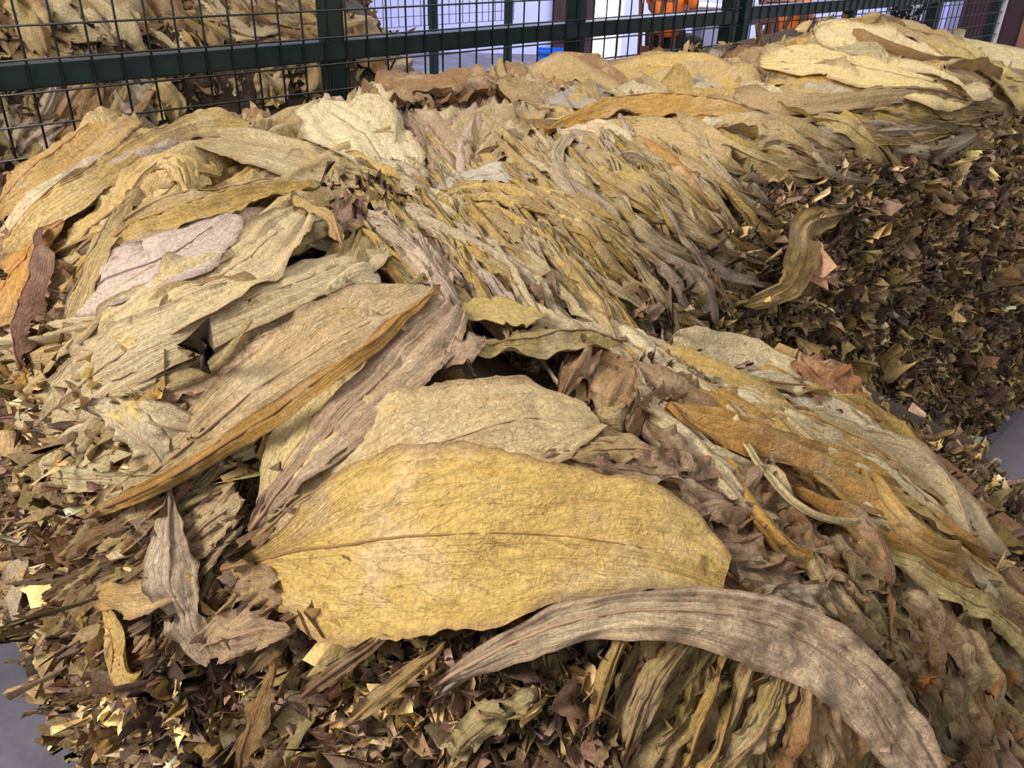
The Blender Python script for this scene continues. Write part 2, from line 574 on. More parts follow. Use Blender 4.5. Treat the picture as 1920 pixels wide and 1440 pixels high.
# maroon door leaf standing open beside the opening, with frame
door = tag(empty('door_1', (x_at(1034, WY - .06), WY - 0.05, 0)), kind='structure')
dw = x_at(1112, WY) - x_at(1034, WY)
box('door_leaf', (0, dw, -0.045, 0, 0.01, 2.2), MAT_MAROON, door, 0.005)
for z0, z1 in ((0.2, 0.95), (1.1, 2.05)):
    box('door_panel', (0.1, dw - 0.1, -0.055, -0.04, z0, z1), MAT_MAROON, door, 0.006)
trim = tag(empty('trim_1', (0, WY - 0.03, 0)), kind='structure')
for x in (dx0 - 0.05, dx1):
    box('door_jamb', (x, x + 0.05, 0, 0.2, 0, 2.3), MAT_WHITE, trim, 0.004)
tag(box('wall_bright_backdrop', (-1, 6, 16.5, 16.6, 0, 5), MAT_WHITE, bev=0), kind='structure')  # white backdrop added so the outdoors looks bright through the doorway
# right side: pilasters and maroon doors
for i, (a, b, Y, mat) in enumerate([(1735, 1757, 10.6, MAT_DGREY), (1768, 1800, 10.9, MAT_WALL)]):
    tag(box('wall_pilaster_%s' % 'ab'[i], (x_at(a, Y), x_at(b, Y), Y, Y + 0.2, 0, 4), mat, bev=0.004), kind='structure')
d2 = tag(empty('door_2', (x_at(1797, 10.4), 10.4, 0)), kind='structure')
w2 = x_at(1912, 10.4) - x_at(1797, 10.4)
box('door_leaf', (0, w2 * .63, 0, 0.05, 0.01, 2.4), MAT_MAROON, d2)
box('door_leaf', (w2 * .65, w2, 0, 0.05, 0.01, 2.4), MAT_MAROON, d2)
for a, b in ((.06, .57), (.70, .95)):
    for z0, z1 in ((0.25, 1.0), (1.15, 2.2)):
        box('door_panel', (w2 * a, w2 * b, -0.012, 0.01, z0, z1), MAT_MAROON, d2, 0.005)
box('door_frame', (w2 * 1.0, w2 * 1.0 + .25, -0.05, 0.12, 0, 2.6), MAT_PLAINWOOD, d2)

# ------------------------------------------------------------------ packed cores of the stacks
def core(name, zf, keep, label, parent_cat='leaf stack'):
    st = 1
    Z = zf[::st, ::st]
    msk = (Z > 0.012)
    jj, ii = Z.shape
    idx = -np.ones(Z.shape, int)
    q = msk[:-1, :-1] | msk[1:, :-1] | msk[:-1, 1:] | msk[1:, 1:]
    q &= keep[::st, ::st][:-1, :-1]
    J, I = np.nonzero(q)
    quads = np.stack([J * ii + I, J * ii + I + 1, (J + 1) * ii + I + 1, (J + 1) * ii + I], 1)
    used, inv = np.unique(quads, return_inverse=True)
    x = GXX[::st, ::st].ravel()[used]; y = GYY[::st, ::st].ravel()[used]; z = Z.ravel()[used]
    z = np.maximum(z - 0.012 + 0.012 * (fbm(x * 40, y * 40 + z * 40, 2) - .5), 0.0)
    return np.stack([x, y, z], 1), inv.reshape(-1, 4)


isD = (ZD > np.maximum(ZA, ZB)) & (GN < -2.9)
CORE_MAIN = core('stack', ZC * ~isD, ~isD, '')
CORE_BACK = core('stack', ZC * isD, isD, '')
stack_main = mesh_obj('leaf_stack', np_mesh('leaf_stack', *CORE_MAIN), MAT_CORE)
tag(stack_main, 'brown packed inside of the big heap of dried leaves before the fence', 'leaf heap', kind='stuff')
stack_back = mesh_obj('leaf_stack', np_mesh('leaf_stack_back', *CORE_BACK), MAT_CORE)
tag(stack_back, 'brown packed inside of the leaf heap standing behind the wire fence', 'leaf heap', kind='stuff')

# ------------------------------------------------------------------ scraps: the frayed leaf ends that cover the stack faces
PAL_FACE = np.array([lin(c) for c in [(120, 99, 72), (98, 80, 62), (144, 120, 84), (84, 68, 56), (160, 136, 94), (130, 106, 90),
                                      (176, 150, 100), (104, 92, 60), (142, 110, 86), (194, 172, 136)]])
PAL_W = np.array([.17, .16, .14, .13, .09, .11, .07, .06, .04, .03])


def scatter(core_vq, count, seed, wfun):
    rg = np.random.default_rng(seed)
    V, Q = core_vq
    tri = np.concatenate([Q[:, [0, 1, 2]], Q[:, [0, 2, 3]]])
    a, b, c = V[tri[:, 0]], V[tri[:, 1]], V[tri[:, 2]]
    nn = np.cross(b - a, c - a)
    ar = np.linalg.norm(nn, axis=1)
    nn = nn / np.maximum(ar, 1e-12)[:, None]
    ctr = (a + b + c) / 3
    w = ar * wfun(ctr, nn)
    k = rg.choice(len(tri), count, p=w / w.sum())
    r1, r2 = rg.random(count), rg.random(count)
    s = np.sqrt(r1)
    P = a[k] * (1 - s)[:, None] + b[k] * (s * (1 - r2))[:, None] + c[k] * (s * r2)[:, None]
    return P, surf_n(P[:, 0], P[:, 1])


def norm(v):
    return v / np.maximum(np.linalg.norm(v, axis=-1, keepdims=True), 1e-9)


def scraps(P, N, seed, size=(0.015, 0.04), long_frac=0.3, pal=PAL_FACE, pw=PAL_W, down=0.5, gain=1.0, sink=0.024):
    """curled flakes and strands, each a 5x4 grid, returned as one mesh's arrays"""
    rg = np.random.default_rng(seed)
    P = P - N * sink
    M = len(P)
    up = np.array([0, 0, 1.0])
    horiz = norm(np.cross(N, up) + rg.normal(0, .02, (M, 3)))
    dwn = norm(np.cross(N, horiz) * np.sign(-np.cross(N, horiz)[:, 2:3] + 1e-9))
    is_long = rg.random(M) < long_frac
    out = rg.normal(0.4, 0.35, (M, 1))
    D = norm(N * out + dwn * np.where(is_long, down + .5, down * rg.normal(.6, .7, M))[:, None] + horiz * rg.normal(0, np.where(is_long, .35, .8), M)[:, None])
    S = norm(np.cross(D, norm(N * .75 + up * .3 + rg.normal(0, .55, (M, 3)))))
    W = np.cross(S, D)
    L = rg.uniform(*size, M) * np.where(is_long, 1.8, 1.0)
    wd = rg.uniform(.55, 1.1, M) * L * np.where(is_long, .34, 1.05)
    bend = rg.normal(0, 1.3, M); cup = rg.normal(0, 1.2, M); tw = rg.normal(0, .9, M)
    G = 6
    a = np.linspace(-.45, .75, G)[None, :, None]
    t = np.linspace(-1, 1, G)[None, None, :]
    Lr, wr = L[:, None, None], wd[:, None, None]
    prof = np.array([.35, .85, 1.0, .95, .7, .25])[None, :, None] * (1 + .3 * rg.normal(0, .6, (M, G, 1)))
    rim = np.zeros((G, G)); rim[[0, -1]] = rim[:, [0, -1]] = 1                     # frayed rim, smooth middle
    jit = rg.normal(0, 1, (M, G, G, 3)) * (.022 + .085 * rim)[None, :, :, None] * np.minimum(Lr, wr * 2.2)[..., None]
    ang = tw[:, None, None] * a * 1.6
    x = t * wr * .5 * prof
    ru = rg.uniform(.10, .42, M)[:, None, None] * wr * np.sin(a * rg.uniform(4, 11, M)[:, None, None] + t * rg.uniform(1, 4, M)[:, None, None] + rg.uniform(0, 6, M)[:, None, None])
    lz0 = cup[:, None, None] * (t ** 2) * wr * .5 + ru
    lx = x * np.cos(ang) - lz0 * np.sin(ang); lz = x * np.sin(ang) + lz0 * np.cos(ang) + bend[:, None, None] * a ** 2 * Lr * .75
    V = P[:, None, None, :] + D[:, None, None, :] * (a * Lr)[..., None] + S[:, None, None, :] * lx[..., None] + W[:, None, None, :] * lz[..., None] + jit
    V[..., 2] = np.maximum(V[..., 2], 0.002)
    base = (np.arange(M) * G * G)[:, None, None]
    i, j = np.meshgrid(np.arange(G - 1), np.arange(G - 1), indexing='ij')
    q0 = (i * G + j)[None]
    Q = np.stack([base + q0, base + q0 + 1, base + q0 + G + 1, base + q0 + G], -1).reshape(-1, 4)
    col = pal[rg.choice(len(pal), M, p=pw / pw.sum())] * rg.uniform(.6, 1.35, (M, 1)) * gain
    col = np.repeat(col, G * G, 0) * rg.uniform(.75, 1.25, (M * G * G, 1))
    return V.reshape(-1, 3), Q, col


def scrap_obj(name, arrs, label, parent=None):
    V, Q, C = arrs
    me = np_mesh(name, V, Q)
    at = me.color_attributes.new('tint', 'FLOAT_COLOR', 'POINT')
    at.data.foreach_set('color', np.concatenate([np.clip(C, 0, 1), np.ones((len(C), 1))], 1).astype(np.float32).ravel())
    o = mesh_obj(name, me, MAT_SCRAP, parent)
    return tag(o, label, None if parent else 'leaf scraps', kind='stuff')


def in_view(ctr, margin=120):
    p = project(ctr)
    return ((p[:, 0] > -margin) & (p[:, 0] < 1920 + margin) & (p[:, 1] > -margin) & (p[:, 1] < 1440 + margin)).astype(float)


def w_face(ctr, nn):
    steep = np.clip((0.86 - np.abs(nn[:, 2])) / 0.35, 0, 1)
    facing = np.clip((nn * (np.array([0, 0, H]) - ctr)).sum(1), 0, None) > 0
    n = ctr[:, :2] @ EN
    dist = np.linalg.norm(ctr - np.array([0, 0, H]), axis=1)
    return (steep * (0.05 + 0.95 * facing * in_view(ctr)) + 0.03) * (n > -2.24) / np.clip(dist, 1.0, 3) ** 1.1


P, N = scatter(CORE_MAIN, 29000, 3, w_face)
onC = ((P[:, :2] @ EN) < -.55) & ((P[:, :2] @ EU) > 1.2)
A1 = scraps(P[onC], N[onC], 4, (.019, .046), .10, gain=1.95, sink=.010)
A2 = scraps(P[~onC], N[~onC], 8, (.022, .056), .10, gain=2.0)
scrap_obj('leaf_scraps', tuple(np.concatenate([a, b + (len(A1[0]) if k == 1 else 0)]) for k, (a, b) in enumerate(zip(A1, A2))), 'brown curled leaf ends covering the steep faces of the heap', stack_main)
P, N = scatter(CORE_MAIN, 500, 13, lambda c, n: w_face(c, n) * (n[:, 2] < .55) * ((c[:, :2] @ EN > -.5) | (c[:, :2] @ EU < .6) | (np.random.default_rng(1).random(len(c)) < .25)))
scrap_obj('leaf_stalk_ends', scraps(P, N, 14, (.035, .07), 1.0, down=.9, gain=1.3), 'long brown stalk ends and strips poking out of the faces', stack_main)
P, N = scatter(CORE_BACK, 4200, 5, lambda c, n: np.clip((.9 - n[:, 2]) / .4, .05, 1) * (.02 + in_view(c)))
scrap_obj('leaf_scraps', scraps(P, N, 6, (.03, .08), .3), 'brown curled leaf ends on the face of the heap behind the fence', stack_back)

# ------------------------------------------------------------------ leaves
LEAF_N = [0]


def catmull(pts, n):
    P = np.array(pts, float)
    if len(P) == 2: P = np.array([P[0], (P[0] * 2 + P[1]) / 3, (P[0] + P[1] * 2) / 3, P[1]])
    seg = np.r_[0, np.cumsum(np.linalg.norm(np.diff(P, axis=0), axis=1))]
    ext = np.vstack([2 * P[0] - P[1], P, 2 * P[-1] - P[-2]])
    s = np.linspace(0, seg[-1], n)
    k = np.clip(np.searchsorted(seg, s, 'right') - 1, 0, len(P) - 2)
    u = ((s - seg[k]) / (seg[k + 1] - seg[k]))[:, None]
    p0, p1, p2, p3 = ext[k], ext[k + 1], ext[k + 2], ext[k + 3]
    return .5 * (2 * p1 + (p2 - p0) * u + (2 * p0 - 5 * p1 + 4 * p2 - p3) * u ** 2 + (3 * p1 - p0 - 3 * p2 + p3) * u ** 3)


def smooth_line(P, it):
    for _ in range(it):
        Q = P.copy()
        Q[1:-1] = (P[:-2] + 2 * P[1:-1] + P[2:]) / 4
        P = Q
    return P


def leaf(path, width, color, label=None, group=None, fold=0.0, pleat=0.18, crumple=1.0, lift=(0.0, 0.0, 0.0), curl=0.0,
         tipcurl=0.0, wl=None, wr=None, res=(56, 18), off=None, ragged=1.0, belly=.45, conform=.9, beyond=0.0,
         rib=True, name='tobacco_leaf', side_tilt=0.0, stuff=None, blunt=.25, path3=None):
    """path: pixels from the stalk end to the tip, laid on the heap; width in pixels across the leaf"""
    k = LEAF_N[0]; LEAF_N[0] += 1
    rg = np.random.default_rng(1000 + k)
    n, m = res
    lift = tuple(v * .6 for v in lift)
    if path3 is None:
        pp = catmull(path, n)
        o = (.014 + k * .00003) if off is None else off
        P = hit(pp[:, 0], pp[:, 1], beyond, o + np.interp(np.linspace(0, 1, n), [0, .5, 1], lift))
    else:
        P = catmull(path3, n)
    if np.isnan(P).any():
        P = P[~np.isnan(P).any(1)]
    if len(P) < 6: return None
    dist = np.linalg.norm(P - np.array([0, 0, H]), axis=1)
    cuts = [0] + [i + 1 for i in range(len(P) - 1) if abs(dist[i + 1] - dist[i]) > .13] + [len(P)]
    seg_len = max(((b - a), -dist[a:b].mean(), a, b) for a, b in zip(cuts, cuts[1:]))
    P = P[seg_len[2]:seg_len[3]]
    if len(P) < n * .3: return None
    P = smooth_line(P, 10)
    sd = np.r_[0, np.cumsum(np.linalg.norm(np.diff(P, axis=0), axis=1))]
    s = sd / max(sd[-1], 1e-6)
    if not .06 < sd[-1] < 1.1: return None
    ss = np.linspace(0, 1, n)
    P = np.stack([np.interp(ss, s, P[:, i]) for i in range(3)], 1)
    s = ss; length = sd[-1]
    T = norm(np.gradient(P, axis=0))
    N = surf_n(P[:, 0], P[:, 1])
    for _ in range(6): N = norm(smooth_line(N, 2))
    S = norm(np.cross(T, N)); N = np.cross(S, T)
    p0, p1, pt = project(P), project(P + S * .01), project(P + T * .01)
    tp = norm(pt[:, :2] - p0[:, :2]); sp = (p1[:, :2] - p0[:, :2])
    perp = np.abs(sp[:, 0] * -tp[:, 1] + sp[:, 1] * tp[:, 0]) / .01
    perp = np.maximum(perp, .30 * F / p0[:, 2])
    sgn = np.sign((sp[:, 0] * -tp[:, 1] + sp[:, 1] * tp[:, 0]).mean())   # +: side runs to image-right of travel
    if wl is None:
        prof = np.sin(np.pi * np.clip(s, 0, 1) ** (math.log(.5) / math.log(belly))) ** .8
        prof = np.maximum(prof, .05) * (1 - 0 * s)
        prof = np.where(s > 1 - blunt, np.maximum(prof, np.sqrt(np.clip(1 - ((s - 1 + blunt) / blunt) ** 2, 0, 1)) * prof[np.argmin(abs(s - 1 + blunt))]), prof)
        hw = prof * width / 2
        A = hw / perp; B = hw / perp
        cap = .16
        A = np.minimum(A, cap); B = np.minimum(B, cap)
    else:   # given half-widths (pixels) on the image-left and image-right of travel
        a = np.interp(s, np.linspace(0, 1, len(wl)), wl) / perp
        b = np.interp(s, np.linspace(0, 1, len(wr)), wr) / perp
        A, B = (a, b) if sgn > 0 else (b, a)
    A = A * (1 + ragged * (.26 * (fbm(s * 4 + k, s * 0 + 3.1, 2) - .5) + .10 * (fbm(s * 22, s * 0 + k, 2) - .5) + .05 * (vnoise(s * 70, s * 0 + k) - .5)))
    B = B * (1 + ragged * (.26 * (fbm(s * 4 + k, s * 0 + 7.7, 2) - .5) + .10 * (fbm(s * 22, s * 0 + k + 50, 2) - .5) + .05 * (vnoise(s * 70, s * 0 + k + 50) - .5)))
    t = np.linspace(-1, 1, m)
    sg, tg = np.meshgrid(s, t, indexing='ij')
    w = np.where(tg < 0, A[:, None], B[:, None])
    lat = tg * w
    h = np.zeros_like(lat)
    cf = math.cos(fold)
    h -= np.abs(lat) * math.sin(fold)                       # tent (fold > 0) or gutter (fold < 0)
    lat = lat * cf
    if fold > 0: h += (np.maximum(A, B) * math.sin(fold))[:, None] * .8
    mw = float(np.median(np.maximum(A, B)))
    # pleats running along the leaf, meeting at the stalk
    pl = ridge(tg * 2.3 + k * 3.7 + .5 * vnoise(sg * 3, tg + k), sg * 1.3 + k, 2) - .35
    h += pleat * mw * pl * np.minimum(1, 4 * sg + .15) * 1.5
    h += pleat * mw * .8 * (ridge(tg * 5.2 + k * 1.9 + .6 * vnoise(sg * 4, tg * 2 + k), sg * 1.1 + k, 1) ** .6 - .6) * np.minimum(1, 3 * sg + .2)
    wig = (fbm(sg * 3.0 + k, tg * .6 + 5, 2) - .5)
    h += .10 * mw * wig
    lat = lat + mw * .22 * (fbm(sg * 4 + 2 * k, tg * 1.5, 2) - .5)
    # crumples in real size, edges frilled
    mx, my = sg * length, lat
    h += crumple * (.012 * (ridge(mx * 14 + k, my * 18 + k, 2) - .3) + .005 * (ridge(mx * 40 + k, my * 46, 2) - .3))
    h += crumple * np.abs(tg) ** 3 * .022 * (vnoise(sg * 12 + k, np.sign(tg) * 3 + k) - .45)
    h += curl * np.abs(tg) ** 3 * w
    h += tg * w * math.tan(side_tilt)
    h += tipcurl * np.clip(sg - .8, 0, 1) ** 2 * 25 * length
    V = P[:, None, :] + S[:, None, :] * lat[..., None]
    dd = (V[..., 2] - bil(ZS, V[..., 0], V[..., 1]))
    g2 = surf_n(V[..., 0], V[..., 1])
    dd = dd * g2[..., 2]
    o = (.014 + k * .00003) if off is None else off
    l3 = np.interp(s, [0, .5, 1], lift)
    V = V - g2 * (np.clip(dd - (o + l3)[:, None], -.25, .25) * conform)[..., None]   # lay it on the heap
    V = V + N[:, None, :] * h[..., None]
    if label and 'foot of the wire fence' in label and (P[:, :2] @ EN).mean() < -2.33:
        label = label.replace('against the foot of the wire fence', 'lying behind the wires at the foot of the fence')
        group = 'crumpled leaves behind the wires'
    floorz = bil(ZS, V[..., 0], V[..., 1])
    V[..., 2] = np.maximum(V[..., 2], 0.004)
    org = V.reshape(-1, 3)[(m // 2)].copy()
    verts = V.reshape(-1, 3) - org
    i, j = np.meshgrid(np.arange(n - 1), np.arange(m - 1), indexing='ij')
    q = i * m + j
    Q = np.stack([q, q + m, q + m + 1, q + 1], -1).reshape(-1, 4)
    if sgn > 0: Q = Q
    if stuff is not None:
        col = np.array(lin(color)) * rg.uniform(.85, 1.06)
        stuff.append((V.reshape(-1, 3), Q, np.stack([sg, (tg + 1) / 2], -1).reshape(-1, 2), col))
        return None
    me = np_mesh(name, verts, Q)
    uvl = me.uv_layers.new(name='UVMap')
    uvv = np.stack([sg, (tg + 1) / 2], -1).reshape(-1, 2)
    uvl.data.foreach_set('uv', uvv[Q.ravel()].astype(np.float32).ravel())
    ob = mesh_obj(name, me, MAT_LEAF)
    ob.location = org
    jitter = rg.uniform(.93, 1.05)
    ob.color = (*[min(1, v * jitter) for v in lin(color)], 1)
    tag(ob, label or 'dried tobacco leaf', 'leaf', group)
    if rib:
        ci = m // 2 - (0 if m % 2 else 0)
        line = (V[:, (m - 1) // 2] + V[:, m // 2]) / 2 if m % 2 == 0 else V[:, m // 2]
        line = smooth_line(line.copy(), 2) - org + N * .0004
        stop = int(n * .86)
        st = max(2, n // 24)
        ptsr = line[:stop:st]
        rad = np.interp(np.linspace(0, 1, len(ptsr)), [0, .15, 1], [.0036, .0024, .0006])
        mr = tube_mesh('midrib', ptsr, list(rad), 6)
        rb = mesh_obj('midrib', mr, MAT_RIB, ob)
        dk = rg.uniform(.45, 1.0)
        rb.color = (*[v * dk for v in lin(color)], 1)
    return ob


def join_leaves(name, items, parent, label):
    V = np.concatenate([i[0] for i in items])
    offs = np.cumsum([0] + [len(i[0]) for i in items[:-1]])
    Q = np.concatenate([i[1] + o for i, o in zip(items, offs)])
    UV = np.concatenate([i[2] for i in items])
    C = np.concatenate([np.repeat(np.append(i[3], 1)[None], len(i[0]), 0) for i in items])
    me = np_mesh(name, V, Q)
    me.uv_layers.new(name='UVMap').data.foreach_set('uv', UV[Q.ravel()].astype(np.float32).ravel())
    me.color_attributes.new('tint', 'FLOAT_COLOR', 'POINT').data.foreach_set('color', np.clip(C, 0, 1).astype(np.float32).ravel())
    return tag(mesh_obj(name, me, MAT_LEAF_MANY, parent), label, kind='stuff')


def patch(poly, count, size, long_frac, seed, gain=1.0, up=.02, down=.4, dark=False):
    rd = np.random.default_rng(seed)
    pl = np.array(poly, float)
    lo, hi = pl.min(0), pl.max(0)
    q = rd.uniform(lo, hi, (count * 4, 2))
    keep = [in_poly(poly, x, y) for x, y in q]
    q = q[keep][:count]
    P = hit(q[:, 0], q[:, 1], 0.0, up * .6)
    P = P[~np.isnan(P).any(1)]
    pw = PAL_W if dark else np.roll(PAL_W, 4) + .04
    return scraps(P, surf_n(P[:, 0], P[:, 1]), seed + 1, size, long_frac, pw=pw, down=down, gain=gain, sink=0.014)


# palette, as the leaves look in even light
GOLD, CREAM, TAN, PINK, GREY, BROWN, OLIVE, RUST, PALE, HONEY = ((212, 176, 104), (234, 212, 160), (208, 178, 124), (214, 188, 164), (196, 176, 148),
    (168, 130, 90), (190, 162, 112), (190, 132, 74), (226, 204, 160), (206, 160, 84))

# -- rows of leaves laid under the ones on top: each bed is an outline in the photograph and the lay of its leaves
LAYERS = [[], []]


def in_poly(poly, x, y):
    ins = False
    for (x0, y0), (x1, y1) in zip(poly, poly[1:] + poly[:1]):
        if (y0 > y) != (y1 > y) and x < (x1 - x0) * (y - y0) / (y1 - y0) + x0: ins = not ins
    return ins


WORDS = {GOLD: 'golden', CREAM: 'cream', TAN: 'tan', PINK: 'pinkish', GREY: 'greyish', BROWN: 'brown', OLIVE: 'olive', RUST: 'rust', PALE: 'pale', HONEY: 'honey'}


def bed_words(col, wp, wpx, fo, lf):
    f = (wp - wpx[0]) / (wpx[1] - wpx[0])
    wide = ('long ' if lf > .55 else 'short ') + ('broad ' if f > .67 else 'slender ' if f < .33 else '')
    return '%s%s%s leaf' % (wide, 'folded ' if fo > .45 else '', WORDS.get(col, 'dull brown'))


COUNTS = iter([(10, 26, 1), (4, 11, 1), (22, 24, 0), (12, 22, 0), (8, 14, 0), (7, 10, 0), (50, 100, 0), (16, 50, 0), (6, 10, 0), (8, 10, 0), (12, 26, 0), (8, 10, 0), (12, 34, 0), (16, 40, 0), (8, 12, 0), (10, 44, 0), (3, 5, 0), (30, 70, 0), (8, 10, 0), (9, 0, 0)])


def bed(poly, flow, count, wpx, lpx, cols, label, group, seed, fold=(.0, .7), pleat=(.2, .5), lift=.0, crumple=1.0, res=(36, 14), rib=True, spread=.22, cut=None, extra=0, back=0):
    """flow: list of (x, y, dx, dy) directions from stalk to tip"""
    count, extra, back = next(COUNTS)
    rd = random.Random(seed)
    xs = [p[0] for p in poly]; ys = [p[1] for p in poly]
    got = 0; tries = 0
    pts = []
    while got < count + extra and tries < 6000:
        tries += 1
        x, y = rd.uniform(min(xs), max(xs)), rd.uniform(min(ys), max(ys))
        if not in_poly(poly, x, y): continue
        if any((x - a) ** 2 + (y - b) ** 2 < (wpx[0] * (.5 if got >= extra else .3)) ** 2 for a, b in pts): continue
        pts.append((x, y)); got += 1
    for num, (x, y) in enumerate(pts):
        under = num < extra
        wx = wy = 0
        for fx, fy, dx, dy in flow:
            w = 1 / ((fx - x) ** 2 + (fy - y) ** 2 + 400)
            l = math.hypot(dx, dy); wx += w * dx / l; wy += w * dy / l
        a = math.atan2(wy, wx) + rd.gauss(0, spread)
        L = rd.uniform(*lpx); b = rd.gauss(0, .10) * L
        c, s = math.cos(a), math.sin(a)
        path = [(x - c * L / 2, y - s * L / 2), (x - s * b, y + c * b), (x + c * L / 2, y + s * L / 2)]
        col = rd.choice(cols)
        fo = rd.uniform(*fold); wp = rd.uniform(*wpx)
        lab = label.format(bed_words(col, wp, wpx, fo, (L - lpx[0]) / (lpx[1] - lpx[0])))
        leaf(path, wp, col, lab, group, fold=fo, pleat=rd.uniform(*pleat) * 1.35,
             lift=(0, rd.uniform(0, .02) + lift, rd.uniform(0, .03)), crumple=crumple, res=(26, 12) if under else res, rib=rib, stuff=LAYERS[back] if under else None, curl=rd.uniform(-.1, .25), belly=rd.uniform(.4, .6), side_tilt=rd.gauss(0, .18))


# heap behind the fence
bed([(0, -40), (560, -40), (600, 10), (400, 50), (0, 60)], [(100, 20, -140, -90), (500, 20, -140, -90)], 26, (60, 110), (150, 230),
    [TAN, PALE, OLIVE, BROWN, GREY], '{} on the crest of the heap behind the wire fence', 'leaves on the heap behind the fence', 21, rib=False, res=(28, 12))
bed([(330, 40), (580, 0), (700, 80), (740, 120), (600, 80)], [(500, 60, -140, -60)], 9, (50, 80), (120, 180), [TAN, OLIVE, BROWN],
    '{} on the sloping end of the heap behind the fence', 'leaves on the end slope behind the fence', 22, rib=False, res=(28, 12))
# along the fence
bed([(0, 215), (160, 190), (420, 215), (560, 165), (700, 165), (900, 130), (1150, 120), (1380, 130), (1380, 170), (900, 200), (600, 210), (300, 240), (0, 320)],
    [(100, 250, 60, -120), (600, 180, -60, -100), (1000, 150, -120, -50), (1300, 140, -150, -30)], 34, (55, 95), (110, 190), [BROWN, TAN, GREY, PINK, OLIVE, BROWN],
    'crumpled {} against the foot of the wire fence', 'crumpled leaves along the fence', 23, lift=.015, crumple=1.6, rib=False, res=(30, 14), spread=.5)
# left mound
bed([(0, 330), (230, 220), (560, 240), (700, 360), (560, 480), (250, 620), (0, 600)], [(100, 450, 220, -180), (350, 450, 260, -130), (500, 300, 200, -60)], 22,
    (60, 110), (260, 360), [TAN, GOLD, TAN, PALE, PINK], '{} in the slanting rows on the mound next to the fence', 'leaves on the mound by the fence', 24)
bed([(60, 620), (420, 560), (760, 440), (800, 560), (420, 800), (150, 800)], [(300, 680, 260, -150), (600, 560, 260, -150)], 14, (70, 120), (260, 340),
    [TAN, PALE, TAN, OLIVE], '{} in the slanting rows below the mound', 'leaves on the slope below the mound', 25)
# gap between the mound and the long stack
bed([(580, 200), (960, 190), (950, 330), (800, 350), (740, 350)], [(700, 280, -60, -120), (880, 270, 70, -100)], 12, (60, 110), (130, 190), [PALE, GREY, TAN, PINK],
    '{} in the hollow between the mound and the long stack', 'leaves in the hollow', 26, rib=False)
# near end of the long stack: many narrow pleated leaves running down to its face
FL = [(800, 450, -150, -140), (1000, 500, -170, -170), (1200, 420, -160, -150), (1280, 320, -140, -120), (1050, 300, -140, -80), (850, 560, -110, -170)]
bed([(640, 400), (880, 320), (1150, 230), (1400, 260), (1370, 420), (1330, 470), (1240, 560), (1180, 620), (1000, 590), (820, 570), (700, 500)], FL, 74,
    (32, 58), (240, 360), [TAN, GOLD, PALE, TAN, PINK, GOLD, GREY], 'pleated {} combed down towards the dark face of the long stack',
    'pleated leaves at the near end of the long stack', 27, fold=(.2, 1.0), pleat=(.4, .8))
bed([(1340, 230), (1600, 190), (1840, 190), (1800, 230), (1620, 300), (1400, 300)], [(1500, 250, -200, -70), (1750, 200, -220, -30)], 26, (28, 52), (160, 240), [TAN, GOLD, TAN, GREY, OLIVE],
    '{} sticking out under the cream leaves of the high end', 'narrow leaves under the high end', 28, fold=(.2, .8))
bed([(1020, 170), (1400, 150), (1420, 210), (1100, 240)], [(1250, 190, -200, -30)], 10, (60, 90), (200, 280), [TAN, GOLD, PALE], '{} lying flat on the crest of the long stack',
    'flat leaves on the crest of the long stack', 29, fold=(0, .2))
bed([(1540, 110), (1620, 75), (1900, 120), (1900, 170), (1600, 180), (1500, 180)], [(1650, 110, -240, -60)], 12, (60, 100), (220, 300), [TAN, CREAM, GOLD, OLIVE],
    '{} bedded in the high end of the long stack', 'leaves on the high end of the long stack', 30, fold=(0, .25), spread=.1)
# front mound: right flank, corner and front
bed([(1240, 760), (1420, 720), (1640, 820), (1880, 980), (1890, 1180), (1700, 1080), (1450, 930)], [(1500, 850, -240, -150), (1750, 1020, -240, -190)], 22, (40, 70), (400, 560),
    [TAN, HONEY, GOLD, BROWN, PALE], '{} in the bundle sliding down the flank of the front mound', 'leaves on the flank of the front mound', 31, fold=(.2, .8), pleat=(.3, .6), spread=.07)
bed([(1280, 900), (1450, 930), (1600, 1050), (1590, 1180), (1380, 1120)], [(1450, 1020, -90, -60)], 13, (80, 130), (140, 220), [BROWN, (176, 142, 108), GREY, BROWN],
    'crumpled {} between the yellow leaf and the sliding bundle', 'crumpled brown leaves on the front mound', 32, crumple=2.0, spread=.9)
bed([(1580, 1060), (1900, 1230), (1920, 1440), (1700, 1440), (1600, 1200)], [(1750, 1250, -110, -220)], 20, (50, 100), (180, 280), [OLIVE, BROWN, (150, 134, 92), (140, 112, 78)],
    '{} hanging on the shaded corner of the front mound', 'leaves on the shaded corner', 33, fold=(.1, .6), crumple=1.5)
bed([(1150, 1230), (1300, 1190), (1480, 1230), (1640, 1440), (1230, 1440)], [(1100, 1320, 150, -170), (1400, 1330, 90, -200), (1550, 1350, 10, -200)], 26, (45, 90), (190, 300),
    [OLIVE, GOLD, TAN, BROWN, OLIVE], '{} hanging in the fan below the arched leaf', 'fan of hanging leaves', 34, fold=(.1, .7), pleat=(.3, .6))
bed([(100, 800), (440, 800), (420, 1000), (240, 1000)], [(300, 880, 200, -130)], 12, (40, 80), (170, 260), [PALE, CREAM, TAN, OLIVE], '{} poking out beside the left face of the front mound',
    'pale leaf ends by the left face', 35, fold=(.1, .6))
bed([(120, 950), (440, 980), (560, 1200), (300, 1200), (150, 1120)], [(300, 1080, 190, -150)], 16, (28, 55), (150, 240), [BROWN, OLIVE, TAN, (150, 120, 84)],
    'strand-like {} on the left face of the front mound', 'leaf strands on the left face', 36, fold=(.3, .9))
